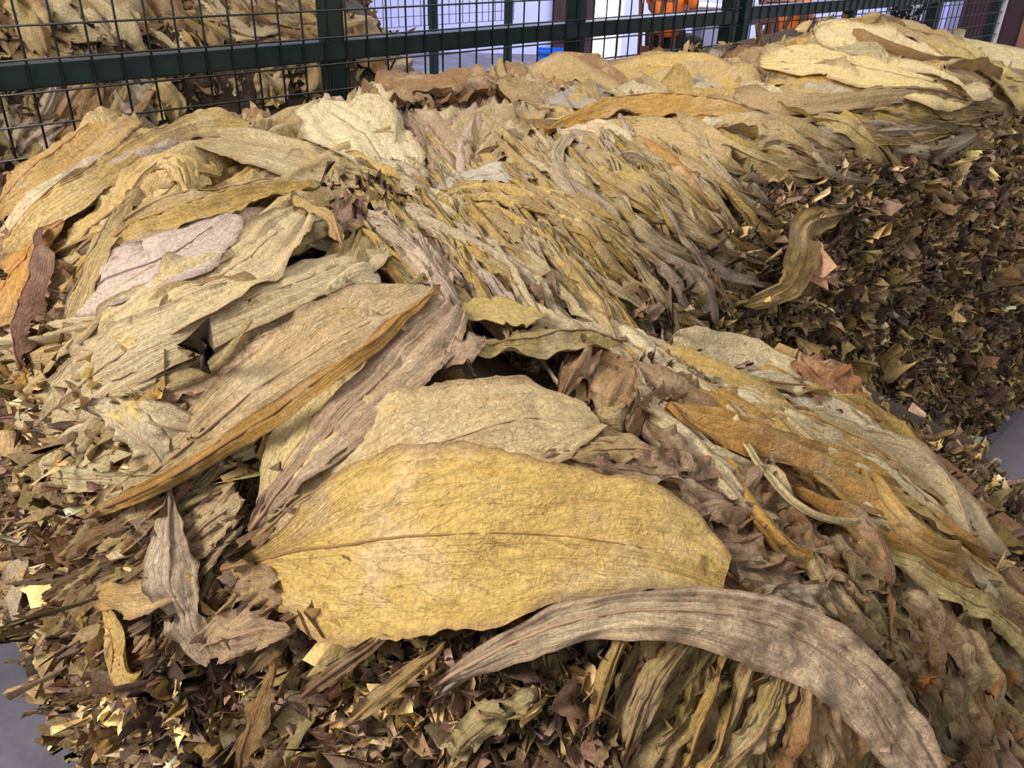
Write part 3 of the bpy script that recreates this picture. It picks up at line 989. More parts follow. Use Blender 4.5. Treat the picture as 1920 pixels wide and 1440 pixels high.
bed([(1060, 660), (1300, 690), (1240, 800), (1080, 780)], [(1150, 740, 30, -60)], 8, (50, 80), (90, 140), [(140, 106, 74), TAN, BROWN], 'crumpled {} in the dip between front mound and long stack',
    'brown leaves in the dip', 37, crumple=1.2, lift=.0, rib=False)

join_leaves('leaf_layers', LAYERS[1], stack_back, 'lower layers of dried leaves of the heap behind the fence')

# -- leaves one can tell apart
HR = (84, 28)
leaf([(150, 700), (280, 640), (420, 590), (560, 540), (650, 520)], 120, TAN, 'smooth tan leaf under the long ribbed leaf of the mound', res=HR, fold=.1)
leaf([(280, 775), (400, 730), (500, 680), (600, 620)], 130, (222, 188, 150), 'rosy leaf with a dark straight rib showing under the gold-edged leaf', res=HR, pleat=.05, crumple=.6)
leaf([(90, 800), (230, 690), (350, 620), (480, 560), (600, 510), (725, 465)], 120, (222, 198, 152), 'long tan leaf with a dark rib crossing the slope below the mound', res=HR, fold=.08, pleat=.08, lift=(.0, .02, .015))
leaf([(150, 700), (270, 605), (380, 530), (480, 470), (575, 385)], 130, (220, 194, 146), 'broad tan leaf with an upturned yellow tip on the mound', res=HR, lift=(.0, .02, .04), pleat=.12, curl=.15)
leaf([(150, 580), (215, 530), (300, 485), (380, 440), (435, 400)], 112, (212, 188, 172), 'pinkish white leaf with purple edges on the mound', res=HR, pleat=.05, lift=(.01, .03, .04), crumple=.7)
leaf([(140, 560), (235, 445), (350, 400), (470, 362), (600, 342)], 56, GOLD, 'narrow yellow leaf with a twisted tip across the mound', res=HR, fold=.4, lift=(.01, .03, .05))
leaf([(160, 480), (260, 405), (380, 372), (500, 350), (570, 345)], 46, TAN, 'thin folded tan leaf above the narrow yellow leaf', fold=.5, lift=(.02, .03, .03))
leaf([(330, 258), (450, 268), (580, 300), (690, 330), (790, 368)][::-1], 74, (196, 172, 126), 'smooth olive-tan leaf stretched across the top of the mound', res=HR, pleat=.1, lift=(.0, .03, .02), crumple=.5)
leaf([(5, 500), (80, 425), (170, 345), (260, 280), (350, 238), (470, 232)], 66, (204, 172, 110), 'long rolled golden leaf on the crest of the mound', res=HR, fold=.6, lift=(.0, .03, .03))
leaf([(0, 410), (60, 345), (140, 275), (240, 215), (330, 215)], 84, (200, 162, 100), 'brownish gold leaf on the crest next to the fence wires', res=HR, fold=.3, lift=(.0, .03, .03))
leaf([(0, 570), (40, 490), (110, 395), (190, 325), (290, 262)], 62, (214, 182, 118), 'rolled yellow leaf beside the long golden leaf on the mound', res=HR, fold=.6, lift=(.0, .03, .03))
leaf([(120, 520), (170, 430), (230, 360), (290, 300), (335, 300), (352, 345)], 84, (222, 188, 122), 'pale yellow leaf with a tip curled into a knob on the mound', res=HR, lift=(.0, .04, .07), crumple=1.6, curl=-.3)
leaf([(220, 440), (260, 395), (320, 350), (380, 320)], 80, (226, 198, 130), 'light yellow leaf below the curled knob', lift=(.01, .02, .02))
leaf([(130, 420), (70, 510), (20, 590), (0, 610)], 70, (222, 168, 92), 'orange leaf hanging at the left edge of the mound', fold=.2, lift=(.03, .03, .02), res=HR)
leaf([(78, 690), (95, 590), (112, 505), (104, 435)], 34, (150, 112, 92), 'dark narrow twisted leaf hanging off the mound', fold=.7, lift=(.02, .04, .05))
leaf([(150, 640), (180, 540), (205, 440), (262, 350)], 42, TAN, 'narrow strip of leaf beside the dark twisted leaf', fold=.5, lift=(.01, .03, .03))
leaf([(748, 348), (705, 285), (660, 232), (605, 188)], 150, (238, 218, 172), 'big cream leaf with fine dark veins standing in front of the fence post', res=HR, pleat=.12, lift=(.0, .05, .05), crumple=.7)
leaf([(782, 352), (765, 292), (735, 230), (690, 186)], 66, (176, 148, 128), 'mauve-grey leaf beside the big cream leaf', lift=(.0, .03, .04), pleat=.3)
leaf([(860, 345), (840, 290), (810, 240), (775, 205)], 84, (192, 162, 130), 'greyish tan leaf folded in the hollow', lift=(.0, .03, .05), pleat=.35)
leaf([(820, 345), (880, 290), (930, 232), (985, 196)], 120, (196, 170, 130), 'broad grey-tan leaf on the far side of the hollow', res=HR, lift=(.0, .02, .03), pleat=.12)
leaf([(690, 210), (740, 175), (800, 160), (850, 165)], 70, BROWN, 'crumpled brown leaf before the fence next to the cream leaf', lift=(.02, .05, .08), crumple=2.2, rib=False)
leaf([(800, 195), (860, 160), (930, 148)], 66, (160, 122, 84), 'dark brown curled leaf at the foot of the fence', lift=(.02, .05, .07), crumple=2.2, rib=False)
leaf([(1180, 200), (1080, 180), (1010, 150), (975, 118)], 62, (198, 174, 134), 'grey-tan pointed leaf crossing in front of the fence', lift=(.01, .03, .08), pleat=.15)
leaf([(1180, 205), (1120, 185), (1050, 165)], 60, (190, 178, 160), 'silvery grey leaf on the crest by the fence', lift=(.01, .03, .03), pleat=.1)
leaf([(1005, 190), (1045, 140), (1090, 112), (1120, 108)], 84, (188, 148, 98), 'brown leaf standing upright against the middle fence post', lift=(.02, .05, .06), crumple=1.6, res=HR)
leaf([(1230, 225), (1195, 175), (1165, 130)], 100, OLIVE, 'olive-tan leaf draped on the crest by the doorway', lift=(.01, .03, .05))
leaf([(1410, 175), (1340, 140), (1240, 118), (1180, 125)], 66, (214, 190, 152), 'pale pinkish leaf with a raised edge below the chair', lift=(.01, .03, .04), res=HR)
leaf([(1400, 220), (1310, 195), (1220, 175), (1140, 185), (1070, 205)], 90, (208, 178, 118), 'wide tan leaf over the crest of the long stack', res=HR, pleat=.12, lift=(.0, .03, .02))
leaf([(1440, 222), (1310, 203), (1180, 200), (1090, 220), (1020, 248)], 40, HONEY, 'narrow honey leaf arched along the crest of the long stack', res=HR, fold=.6, lift=(.01, .04, .03))
leaf([(1225, 335), (1170, 280), (1120, 245), (1060, 235)], 84, (230, 204, 164), 'pale torn leaf lying below the arched honey leaf', lift=(.01, .03, .03), pleat=.08, res=HR)
leaf([(1330, 400), (1290, 340), (1240, 290), (1190, 250)], 60, (206, 158, 92), 'honey-brown leaf combed over the edge of the long stack', fold=.3, lift=(.01, .03, .02), res=HR)
leaf([(1390, 330), (1330, 290), (1280, 255), (1180, 225)], 66, TAN, 'tan leaf with a dark rib running down from the crest', fold=.3, lift=(.01, .03, .02), res=HR)
leaf([(1150, 640), (1080, 530), (970, 430), (850, 385)], 60, (218, 184, 118), 'golden leaf with a long fold on the near end of the long stack', fold=.3, pleat=.5, lift=(.01, .03, .03), res=HR)
leaf([(1110, 600), (1010, 525), (890, 455), (760, 395)], 50, (210, 188, 156), 'long greyish leaf slanting across the near end of the long stack', fold=.4, pleat=.5, lift=(.01, .03, .03), res=HR)
leaf([(1260, 520), (1180, 450), (1080, 400), (930, 360), (820, 375)], 54, (222, 190, 122), 'big yellow leaf at the near end of the long stack', fold=.2, pleat=.5, lift=(.01, .03, .03), res=HR)
leaf([(1330, 430), (1280, 390), (1200, 350), (1120, 320)], 56, (224, 194, 120), 'light yellow leaf with a hooked stalk at the stack edge', fold=.2, lift=(.01, .02, .03))
leaf([(1010, 340), (920, 325), (850, 345), (825, 360)], 40, (216, 204, 180), 'small whitish leaf at the lip of the hollow', lift=(.01, .03, .04), pleat=.1)
leaf([(1100, 400), (1060, 340), (1040, 290), (1075, 250)], 44, (206, 184, 150), 'pale folded leaf bent over on the near end', fold=.6, lift=(.02, .04, .04))
leaf([(860, 590), (800, 490), (740, 430), (690, 395)], 52, (212, 188, 160), 'pinkish pleated leaf beside the dark hollow', fold=.4, pleat=.5, lift=(.01, .03, .03), res=HR)
leaf([(700, 430), (660, 400), (650, 375)], 70, (158, 118, 100), 'purple-brown curled leaf in the dark hollow', crumple=2.4, lift=(.02, .03, .05), rib=False)
leaf([(640, 470), (620, 420), (570, 380), (545, 365)], 30, (214, 178, 112), 'hooked yellow leaf tip standing over the dark hollow', fold=.6, lift=(.01, .05, .06))
bed([(760, 410), (1000, 340), (1200, 270), (1390, 330), (1370, 450), (1280, 580), (1190, 640), (1000, 590), (850, 560)], FL, 30, (16, 34), (170, 290), [PALE, TAN, GOLD, PINK, PALE, TAN],
    'strip-like {} on top of the combed rows of the long stack', 'strips over the combed rows', 40, fold=(.3, 1.0), pleat=(.4, .8), lift=.02, spread=.13, res=(30, 10))
# high end of the long stack
leaf([(1570, 62), (1520, 82), (1450, 105), (1380, 118)], 60, (176, 142, 100), 'brownish leaf on the slope between the corner post and the high end', lift=(.0, .01, .01), pleat=.3)
leaf([(1500, 120), (1440, 118), (1370, 128)], 54, (190, 160, 116), 'tan leaf at the foot of the corner post', lift=(.0, .01, .01), pleat=.3)
leaf([(1600, 50), (1550, 72), (1490, 100)], 56, (186, 158, 104), 'dull olive leaf below the skyline beside the corner post', lift=(.0, .01, .02), pleat=.3)
leaf([(1480, 92), (1430, 106), (1350, 112)], 50, (160, 124, 86), 'dark brown leaf behind the tan leaf by the corner post', lift=(.0, .01, .02), pleat=.3, crumple=1.6)
leaf([(1830, 215), (1720, 205), (1620, 198), (1520, 200)], 44, (220, 190, 120), 'yellow leaf edge below the grey folded leaf of the high end', fold=.2, lift=(.0, .02, .02))
leaf([(1820, 198), (1700, 180), (1600, 186), (1490, 192), (1375, 180)], 44, (200, 170, 122), 'grey-tan leaf folded over along the high end', fold=.5, lift=(.01, .05, .05), res=HR)
leaf([(1790, 190), (1660, 168), (1540, 152), (1440, 150)], 56, (218, 178, 104), 'orange-gold leaf under the cream leaf of the high end', pleat=.08, lift=(.01, .03, .02), res=HR)
leaf([(1830, 185), (1690, 145), (1570, 112), (1425, 112)], 86, (240, 212, 148), 'broad cream-yellow leaf on the high end of the long stack', pleat=.06, lift=(.01, .05, .05), crumple=.6, res=HR)
leaf([(1850, 158), (1740, 110), (1620, 75), (1530, 60)], 88, (240, 214, 160), 'uppermost cream leaf on the high end of the long stack', pleat=.06, lift=(.01, .05, .06), crumple=.6, res=HR)
leaf([(1930, 175), (1870, 140), (1800, 105), (1730, 85)], 84, (208, 182, 112), 'olive-yellow leaf sloping off the high end', pleat=.12, lift=(.01, .03, .03), res=HR)
leaf([(1860, 128), (1760, 78), (1660, 48), (1580, 48)], 44, (198, 164, 108), 'brownish leaf along the skyline of the high end', lift=(.01, .03, .04), fold=.2)
leaf([(1640, 310), (1590, 255), (1530, 208)], 42, (200, 174, 112), 'narrow olive leaf hanging over the edge under the high end', fold=.3, lift=(.01, .03, .02))
# curled leaf on the dark face
leaf([(1560, 402), (1490, 425), (1478, 480), (1455, 545), (1385, 580)], 60, (190, 160, 100), 'curled leaf dangling on the dark face of the long stack', lift=(.05, .06, .06), fold=.2, res=HR, conform=.8)
# front mound, bottom layers first
leaf([(1600, 790), (1560, 730), (1500, 670)], 90, (182, 126, 82), 'reddish brown leaf standing behind the sliding bundle', lift=(.02, .06, .08), res=HR)
leaf([(1625, 830), (1610, 780), (1600, 730)], 60, (176, 122, 70), 'small rust leaf standing at the foot of the dark face', lift=(.02, .05, .06))
leaf([(1900, 1130), (1730, 1000), (1570, 895), (1400, 820), (1250, 760)], 92, (194, 148, 84), 'wide golden brown leaf at the heart of the sliding bundle', fold=.25, lift=(.0, .03, .03), res=HR, pleat=.4)
leaf([(1870, 1050), (1690, 905), (1510, 805), (1330, 742)], 72, (206, 168, 108), 'tan leaf on top of the sliding bundle', pleat=.4, fold=.4, lift=(.0, .03, .03), res=HR)
leaf([(1830, 960), (1700, 850), (1560, 765), (1430, 722), (1330, 722)], 56, (226, 208, 172), 'whitish grey leaf along the ridge of the sliding bundle', fold=.3, lift=(.01, .04, .03), res=HR)
leaf([(1850, 1065), (1720, 940), (1590, 850), (1455, 800)], 52, (236, 214, 166), 'cream strip of leaf in the sliding bundle', fold=.3, lift=(.01, .045, .03), res=HR)
leaf([(1895, 1190), (1760, 1090), (1610, 995), (1480, 920)], 58, (190, 142, 76), 'honey-brown leaf low in the sliding bundle', pleat=.4, fold=.4, lift=(.0, .03, .03), res=HR)
leaf([(1915, 1260), (1880, 1180), (1760, 1110), (1600, 1020)], 40, (214, 190, 122), 'thin light yellow leaf with a drooping stalk end', fold=.2, lift=(.03, .04, .03), res=HR)
leaf([(1340, 1010), (1240, 940), (1110, 890), (1000, 880)], 120, (186, 154, 118), 'grey-brown leaf tucked behind the rim of the yellow leaf', lift=(.01, .02, .02), res=HR, pleat=.3)
leaf([(1260, 900), (1180, 850), (1080, 830), (1010, 850)], 70, (200, 168, 120), 'tan leaf edge under the tip of the broad pale leaf', lift=(.01, .02, .02), fold=.2, pleat=.3)
leaf([(1340, 900), (1280, 850), (1210, 790)], 60, BROWN, 'brown leaf edge next to the gold-tan leaf', lift=(.01, .03, .04))
leaf([(1265, 875), (1180, 845), (1070, 860)], 50, (204, 172, 122), 'small folded tan leaf between the two broad leaves', fold=.4, lift=(.01, .04, .03))
leaf([(1380, 940), (1300, 900), (1200, 885), (1110, 880)], 66, (178, 148, 116), 'crumpled grey-brown leaf behind the broad yellow leaf', lift=(.01, .03, .03), crumple=2.0)
leaf([(1170, 645), (1070, 635), (960, 645), (830, 655)], 52, (196, 172, 112), 'dull yellow leaf torn across with a pointed end', lift=(.01, .04, .04), fold=.2, res=HR)
leaf([(860, 590), (940, 582), (1022, 592)], 60, (216, 186, 116), 'square-cut piece of yellow leaf', lift=(.03, .05, .05), pleat=.04, crumple=.5, blunt=.06, rib=False)
leaf([(830, 690), (870, 655), (905, 630)], 44, (206, 172, 140), 'small pinkish leaf piece beside the torn leaf', lift=(.03, .05, .06), rib=False)
leaf([(1130, 780), (1150, 730), (1185, 690)], 80, (186, 148, 106), 'brown leaf standing up in the dip', lift=(.01, .05, .07), rib=False)
leaf([(500, 975), (560, 870), (650, 760), (770, 610)], 130, (222, 196, 140), 'light yellow leaf under the mauve-grey leaf of the front mound', res=HR, pleat=.15, lift=(.01, .02, .02))
leaf([(225, 955), (330, 865), (450, 775), (560, 700), (680, 615), (815, 545)], 150, (212, 182, 134), 'long gold-edged tan leaf leading up from the left face', res=HR, lift=(.01, .04, .04), pleat=.08, wl=[8, 30, 50, 75, 85, 70, 20], wr=[8, 20, 30, 40, 40, 35, 10])
leaf([(215, 960), (320, 900), (420, 845), (520, 795), (610, 735), (710, 640), (825, 538)], 38, (208, 160, 86), 'narrow golden leaf margin folded along the long tan leaf', res=HR, lift=(.03, .07, .06), fold=.35, ragged=1.6)
leaf([(495, 985), (560, 900), (650, 785), (740, 680), (850, 575)], 130, (194, 164, 132), 'mauve-grey leaf with a ragged top reaching the torn leaf', res=HR, pleat=.15, lift=(.01, .04, .05), wl=[6, 20, 30, 40, 45, 30], wr=[6, 30, 60, 70, 60, 25])
leaf([(485, 1005), (600, 935), (700, 882), (830, 832), (960, 795), (1120, 780)], 0, (216, 188, 138), 'broad pale tan leaf behind the yellow leaf on the front mound', res=(110, 40), pleat=.05, crumple=.7, lift=(.01, .035, .03), conform=.6,
     wl=[6, 70, 130, 150, 150, 135, 118, 96, 30], wr=[8, 46, 84, 92, 98, 96, 86, 70, 30])
bed([(1420, 790), (1560, 800), (1730, 940), (1760, 1020), (1600, 950), (1480, 880)], [(1500, 830, -240, -130), (1750, 1000, -240, -180)], 8, (22, 40), (360, 500), [CREAM, PALE, GOLD, TAN, HONEY],
    '{} lying along the top of the sliding bundle', 'strips along the sliding bundle', 38, fold=(.3, .8), lift=.03, spread=.05)
bed([(1120, 1260), (1250, 1220), (1480, 1270), (1600, 1400), (1250, 1400)], [(1100, 1320, 150, -170), (1400, 1330, 90, -200), (1550, 1350, 10, -200)], 9, (26, 48), (220, 320), [TAN, GOLD, BROWN, OLIVE],
    '{} hanging loose over the fan of leaves', 'loose strips over the fan', 39, fold=(.4, .9), lift=.03, spread=.12)
# left front flaps
leaf([(345, 900), (350, 990), (370, 1100), (405, 1190), (425, 1225)], 74, (214, 190, 158), 'grey-pink strip of leaf hanging down the left face', res=HR, lift=(.03, .05, .03), pleat=.2, belly=.5)
leaf([(400, 1190), (470, 1170), (540, 1160), (595, 1160)], 90, (200, 168, 132), 'crinkled pinkish flap at the bottom of the hanging strip', lift=(.04, .05, .05), crumple=2.0, blunt=.1, res=HR)
leaf([(235, 1105), (320, 1090), (400, 1060)], 66, (216, 174, 104), 'orange-yellow leaf piece on the left face', lift=(.03, .05, .04), rib=False)
leaf([(300, 1320), (265, 1240), (262, 1180), (240, 1115)], 52, (222, 184, 104), 'yellow leaf ribbon dangling off the left face', lift=(.05, .06, .05), fold=.4, res=HR, conform=.6)
leaf([(500, 1410), (535, 1310), (572, 1210)], 46, (170, 132, 82), 'brown folded leaf hanging below the yellow leaf', fold=.5, lift=(.03, .05, .05))
leaf([(480, 1090), (520, 1075), (560, 1120)], 60, (206, 172, 130), 'crumpled leaf scrap under the stalk of the yellow leaf', crumple=2.4, lift=(.02, .03, .03), rib=False)
leaf([(340, 870), (295, 805), (235, 755)], 62, (230, 208, 168), 'whitish folded leaf end above the left face', fold=.3, lift=(.01, .03, .04))
leaf([(95, 880), (200, 890), (330, 880)], 50, (232, 210, 158), 'cream leaf end lying on the left face', lift=(.01, .02, .02))
leaf([(440, 830), (330, 790), (240, 760)], 70, (226, 202, 160), 'pale leaf crossing under the gold-edged leaf', lift=(.0, .02, .02))
leaf([(330, 1050), (400, 980), (480, 930)], 80, (214, 184, 138), 'tan leaf under the hanging strip', lift=(.0, .02, .02))
leaf([(60, 1150), (75, 1080), (90, 1020)], 44, (222, 194, 158), 'small pale leaf tip low on the left face', lift=(.03, .04, .03), rib=False)
leaf([(840, 1275), (930, 1215), (1060, 1165), (1200, 1130)], 46, (200, 190, 168), 'silver-grey leaf strip under the arched leaf', fold=.5, pleat=.5, lift=(.02, .03, .02), res=HR)
leaf([(690, 1330), (770, 1260), (850, 1190)], 40, (206, 172, 112), 'yellow leaf strand coming out under the broad yellow leaf', fold=.5, pleat=.5, lift=(.02, .03, .03))
leaf([(600, 1290), (680, 1230), (760, 1170)], 40, (160, 128, 92), 'brown leaf strand coming out under the broad yellow leaf', fold=.5, pleat=.5, lift=(.02, .03, .03))
leaf([(860, 1400), (900, 1340), (980, 1290), (1010, 1280)], 60, (204, 184, 128), 'wavy pale leaf end jutting from the front face', fold=.3, lift=(.03, .05, .05), crumple=1.8)
# arched leaf and the broad yellow leaf on top
leaf([(1330, 1440), (1400, 1330), (1450, 1230)], 64, (190, 162, 98), 'greenish yellow leaf hanging below the arched leaf', fold=.4, lift=(.02, .05, .04), res=HR)
leaf([(1560, 1450), (1530, 1350), (1520, 1250)], 120, (198, 160, 108), 'broad brownish leaf hanging below the arched leaf', pleat=.25, lift=(.02, .04, .04), res=HR)
leaf([(1440, 1450), (1470, 1340), (1500, 1240)], 60, (186, 140, 88), 'narrow brown leaf with a dark rib below the arched leaf', fold=.5, lift=(.02, .06, .05), res=HR)
leaf([(830, 1262), (950, 1195), (1080, 1150), (1220, 1128), (1370, 1145), (1490, 1200), (1590, 1290), (1660, 1390), (1700, 1450)], 0, (216, 188, 152), 'mauve-tan arched leaf curving in front of the yellow leaf', res=(110, 34), lift=(.04, .085, .06), pleat=.2, crumple=1.5,
     wl=[8, 22, 34, 32, 40, 52, 60, 60, 54, 20], wr=[8, 30, 36, 44, 60, 70, 66, 60, 50, 20])
leaf([(440, 1052), (560, 1038), (720, 1008), (900, 997), (1080, 1010), (1240, 1042), (1350, 1088)], 0, (216, 180, 106), 'broad golden yellow leaf lying flat on top of the front mound', res=(130, 52), pleat=.03, crumple=.75, lift=(.03, .055, .05), curl=.06, tipcurl=.0, conform=.6,
     wl=[4, 14, 36, 76, 128, 154, 166, 170, 172, 152, 146, 136, 110, 40], wr=[6, 40, 92, 140, 172, 186, 192, 190, 172, 140, 108, 76, 48, 26])

join_leaves('leaf_layers', LAYERS[0], stack_main, 'lower layers of dried leaves showing between the leaves on top')

# -- frayed bits where rows end and in the gaps
bits = [patch([(1330, 380), (1480, 300), (1640, 310), (1850, 190), (1930, 170), (1930, 250), (1700, 360), (1420, 520), (1320, 480)], 1500, (.018, .05), .3, 50, 1.25, .012),
        patch([(1120, 560), (1300, 470), (1420, 620), (1330, 740), (1200, 680)], 700, (.015, .045), .45, 52, 1.1, .012, .8),
        patch([(560, 360), (700, 340), (760, 400), (700, 450), (640, 440)], 260, (.015, .04), .3, 54, .8, .035, dark=True),
        patch([(0, 600), (150, 600), (260, 760), (330, 900), (230, 960), (0, 900)], 700, (.016, .045), .4, 56, 1.6, .015),
        patch([(900, 640), (1080, 650), (1260, 720), (1220, 780), (1130, 760), (1000, 680)], 240, (.015, .045), .3, 58, .9, .008, dark=True),
        patch([(1640, 790), (1760, 820), (1920, 920), (1930, 1150), (1850, 1060), (1760, 930)], 900, (.016, .042), .45, 64, 1.3, .01, .9),
        patch([(410, 1080), (480, 1090), (560, 1210), (520, 1260), (420, 1160)], 160, (.015, .04), .3, 60, 1.5, .012),
        patch([(600, 1260), (1000, 1250), (1250, 1270), (1150, 1440), (600, 1440)], 500, (.022, .05), .3, 62, 1.6, .02, .7)]
off_ = np.cumsum([0] + [len(b[0]) for b in bits[:-1]])
scrap_obj('loose_leaf_bits', (np.concatenate([b[0] for b in bits]), np.concatenate([b[1] + o for b, o in zip(bits, off_)]), np.concatenate([b[2] for b in bits])),
          'frayed tan leaf bits along the ends of the leaf rows', stack_main)

# -- crumpled fragments standing out of the faces, each one loose
FRAG = []
for k in range(14):
    rg = np.random.default_rng(300 + k)
    na, nt_ = 9, 12
    a, t = np.meshgrid(np.linspace(0, 1, na), np.linspace(-1, 1, nt_), indexing='ij')
    op = rg.uniform(.5, 1.2)
    th = t * rg.uniform(.9, 2.4)
    wdt = (.12 + op * a ** .8) * (1 - .35 * np.clip(a - .7, 0, 1))
    x = np.sin(th) * wdt * .5 + .06 * (fbm(a * 5 + k, t * 4, 2) - .5)
    z = (1 - np.cos(th)) * wdt * .35 + .20 * a ** 1.2 * np.sin(t * rg.uniform(6, 11) + rg.uniform(0, 6)) + .14 * (ridge(a * 3 + k, t * 3 + k, 2) - .3) + rg.normal(0, .35) * a ** 2
    y = a * (1 + .5 * (fbm(t * 3.5 + k, a * 0 + k, 2) - .5)) + .03 * rg.normal(0, 1, a.shape) * a
    i, j = np.meshgrid(np.arange(na - 1), np.arange(nt_ - 1), indexing='ij')
    q = i * nt_ + j
    Q = np.stack([q, q + nt_, q + nt_ + 1, q + 1], -1).reshape(-1, 4)
    me = np_mesh('leaf_fragment', np.stack([x, y, z], -1).reshape(-1, 3), Q)
    uvv = np.stack([.2 + .8 * a, (t + 1) / 2], -1).reshape(-1, 2)
    me.uv_layers.new(name='UVMap').data.foreach_set('uv', uvv[Q.ravel()].astype(np.float32).ravel())
    me.materials.append(MAT_LEAF)
    FRAG.append(me)
FCOL = {'golden': (206, 170, 104), 'tan': (196, 164, 118), 'pinkish brown': (180, 142, 122), 'cream': (224, 202, 156), 'dark brown': (138, 106, 82), 'olive': (160, 142, 92), 'rust': (184, 126, 74)}


def fragments(poly, count, size, seed, where, group, cols):
    rd = random.Random(seed)
    xs = [p[0] for p in poly]; ys = [p[1] for p in poly]
    done = 0
    while done < count:
        x, y = rd.uniform(min(xs), max(xs)), rd.uniform(min(ys), max(ys))
        if not in_poly(poly, x, y): continue
        done += 1
        P = hit(np.array([x]), np.array([y]), 0, .012)
        if np.isnan(P).any(): continue
        N = Vector(surf_n(P[:, 0], P[:, 1])[0])
        D = (N * rd.uniform(.1, .6) + Vector((rd.gauss(0, .6), rd.gauss(0, .6), rd.gauss(-.35, .6)))).normalized()
        W = (N * 1.3 + Vector((rd.gauss(0, .4), rd.gauss(0, .4), rd.gauss(.2, .4)))).normalized()
        X = D.cross(W).normalized(); W = X.cross(D)
        L = rd.uniform(*size); c = rd.choice(cols)
        k = rd.randrange(len(FRAG))
        o = bpy.data.objects.new('leaf_fragment', FRAG[k]); COL.objects.link(o)
        M = Matrix((X, D, W)).transposed().to_4x4()
        o.matrix_world = Matrix.Translation(Vector(P[0]) - D * L * .12) @ M @ Matrix.Scale(L, 4)
        j = rd.uniform(.8, 1.1)
        o.color = (*[v * j for v in lin(FCOL[c])], 1)
        big = 'large' if L > (size[0] + size[1]) / 2 else 'small'
        shape = ['funnel-shaped', 'frilly', 'twisted', 'curled', 'cupped', 'ragged', 'wavy'][k % 7]
        tag(o, '%s %s %s leaf fragment %s' % (big, shape, c, where), 'leaf fragment', group)


ALLC = list(FCOL)
fragments([(560, 1260), (760, 1250), (1000, 1250), (1200, 1260), (1230, 1440), (540, 1440)], 78, (.035, .075), 70, 'in the frayed front face below the yellow leaf', 'fragments in the front face', ['golden', 'tan', 'pinkish brown', 'cream', 'dark brown', 'pinkish brown', 'olive'])
fragments([(0, 700), (120, 800), (260, 980), (300, 1120), (540, 1240), (520, 1440), (220, 1440), (120, 1340), (0, 1220)], 84, (.03, .06), 71, 'in the frayed left face of the front mound', 'fragments in the left face', ['tan', 'pinkish brown', 'cream', 'dark brown', 'olive', 'tan', 'golden'])
fragments([(1360, 480), (1500, 330), (1900, 260), (1910, 700), (1800, 800), (1620, 740), (1450, 640)], 46, (.03, .065), 72, 'stuck in the dark face of the long stack', 'fragments in the dark face', ['tan', 'rust', 'golden', 'olive', 'dark brown', 'tan'])
fragments([(1640, 1220), (1900, 1240), (1915, 1440), (1700, 1440)], 26, (.035, .07), 73, 'on the shaded corner of the front mound', 'fragments on the shaded corner', ['tan', 'olive', 'dark brown', 'rust'])
fragments([(1130, 580), (1300, 480), (1400, 600), (1330, 720), (1220, 690)], 26, (.03, .055), 74, 'where the pleated rows end above the dip', 'fragments above the dip', ['tan', 'pinkish brown', 'cream', 'dark brown', 'golden'])

# ------------------------------------------------------------------ fences
SP = 0.075
U0, NF, ZROW = 0.60206, -2.31745, 1.2825      # first wire, plane of the wires, wire row above the rail
FROT = math.atan2(EU[1], EU[0])


def cyl_mesh(name, length, r, seg=6):
    return tube_mesh(name, [(0, 0, 0), (0, 0, length)], r, seg)


def fence(name, u_start, u_end, n, posts, label, z_top=1.9, wire_r=.003, wires=True, rail_off=.0, end_posts=()):
    xy = uv2xy(u_start, n)
    f = empty(name, (xy[0], xy[1], 0), FROT)          # local x runs along the fence, -y towards the viewer
    tag(f, label, 'fence')
    ln = u_end - u_start
    for u in posts:
        box('post', (u - u_start - .03, u - u_start + .03, .008, .068, 0, z_top + .05), MAT_GREEN, f, .004)
    box('rail', (0, ln, .004, .062, ZROW - .068 + rail_off, ZROW - .012 + rail_off), MAT_GREEN, f, .004)
    box('rail', (0, ln, .006, .064, z_top - .02, z_top + .036), MAT_GREEN, f, .004)
    z0 = ZROW - SP * 6
    k0 = math.ceil((u_start + .03 - U0) / SP); k1 = math.floor((u_end - .02 - U0) / SP)
    rows = int((z_top - z0) / SP)
    vm = cyl_mesh('wire', z_top - z0, wire_r); vm.materials.append(MAT_WIRE)
    hm = cyl_mesh('wire', ln, wire_r); hm.materials.append(MAT_WIRE)
    if wires:
        for k in range(k0, k1 + 1):
            o = mesh_obj('wire', vm, None, f); o.location = (U0 + k * SP - u_start, 0, z0)
        for r in range(rows + 1):
            o = mesh_obj('wire', hm, None, f); o.location = (0, -wire_r * 1.6, z0 + r * SP); o.rotation_euler = (0, math.pi / 2, 0)
    else:
        vs, fs = [], []
        bm = bmesh.new()
        for k in range(int(ln / SP) + 1):
            add_box(bm, k * SP - wire_r, k * SP + wire_r, -wire_r, wire_r, z0, z_top)
        for r in range(rows + 1):
            add_box(bm, 0, ln, -wire_r * 2, 0, z0 + r * SP - wire_r, z0 + r * SP + wire_r)
        tag(bm_obj('wire_mesh', bm, MAT_WIRE, f), kind='stuff')
    return f


uk = lambda k: U0 + k * SP
fence('mesh_fence', uk(-6), uk(40.6), NF, (uk(-3.3), uk(11.6), uk(26.2), uk(40.2)), 'dark green wire mesh fence running behind the near heap')
FB = fence('mesh_fence', uk(41.2), uk(86), NF, (uk(41.7), uk(56), uk(71), uk(85.4)), 'dark green wire mesh fence behind the high end of the long stack', rail_off=.012).name
FB = bpy.data.objects[FB]
box('lit_edge_strip', (uk(86) - uk(41.2) - .002, uk(86) - uk(41.2) + .012, -.02, .06, .4, 1.95), MAT_WHITE, FB, .002)  # white colour paints the light caught along the panel's end edge
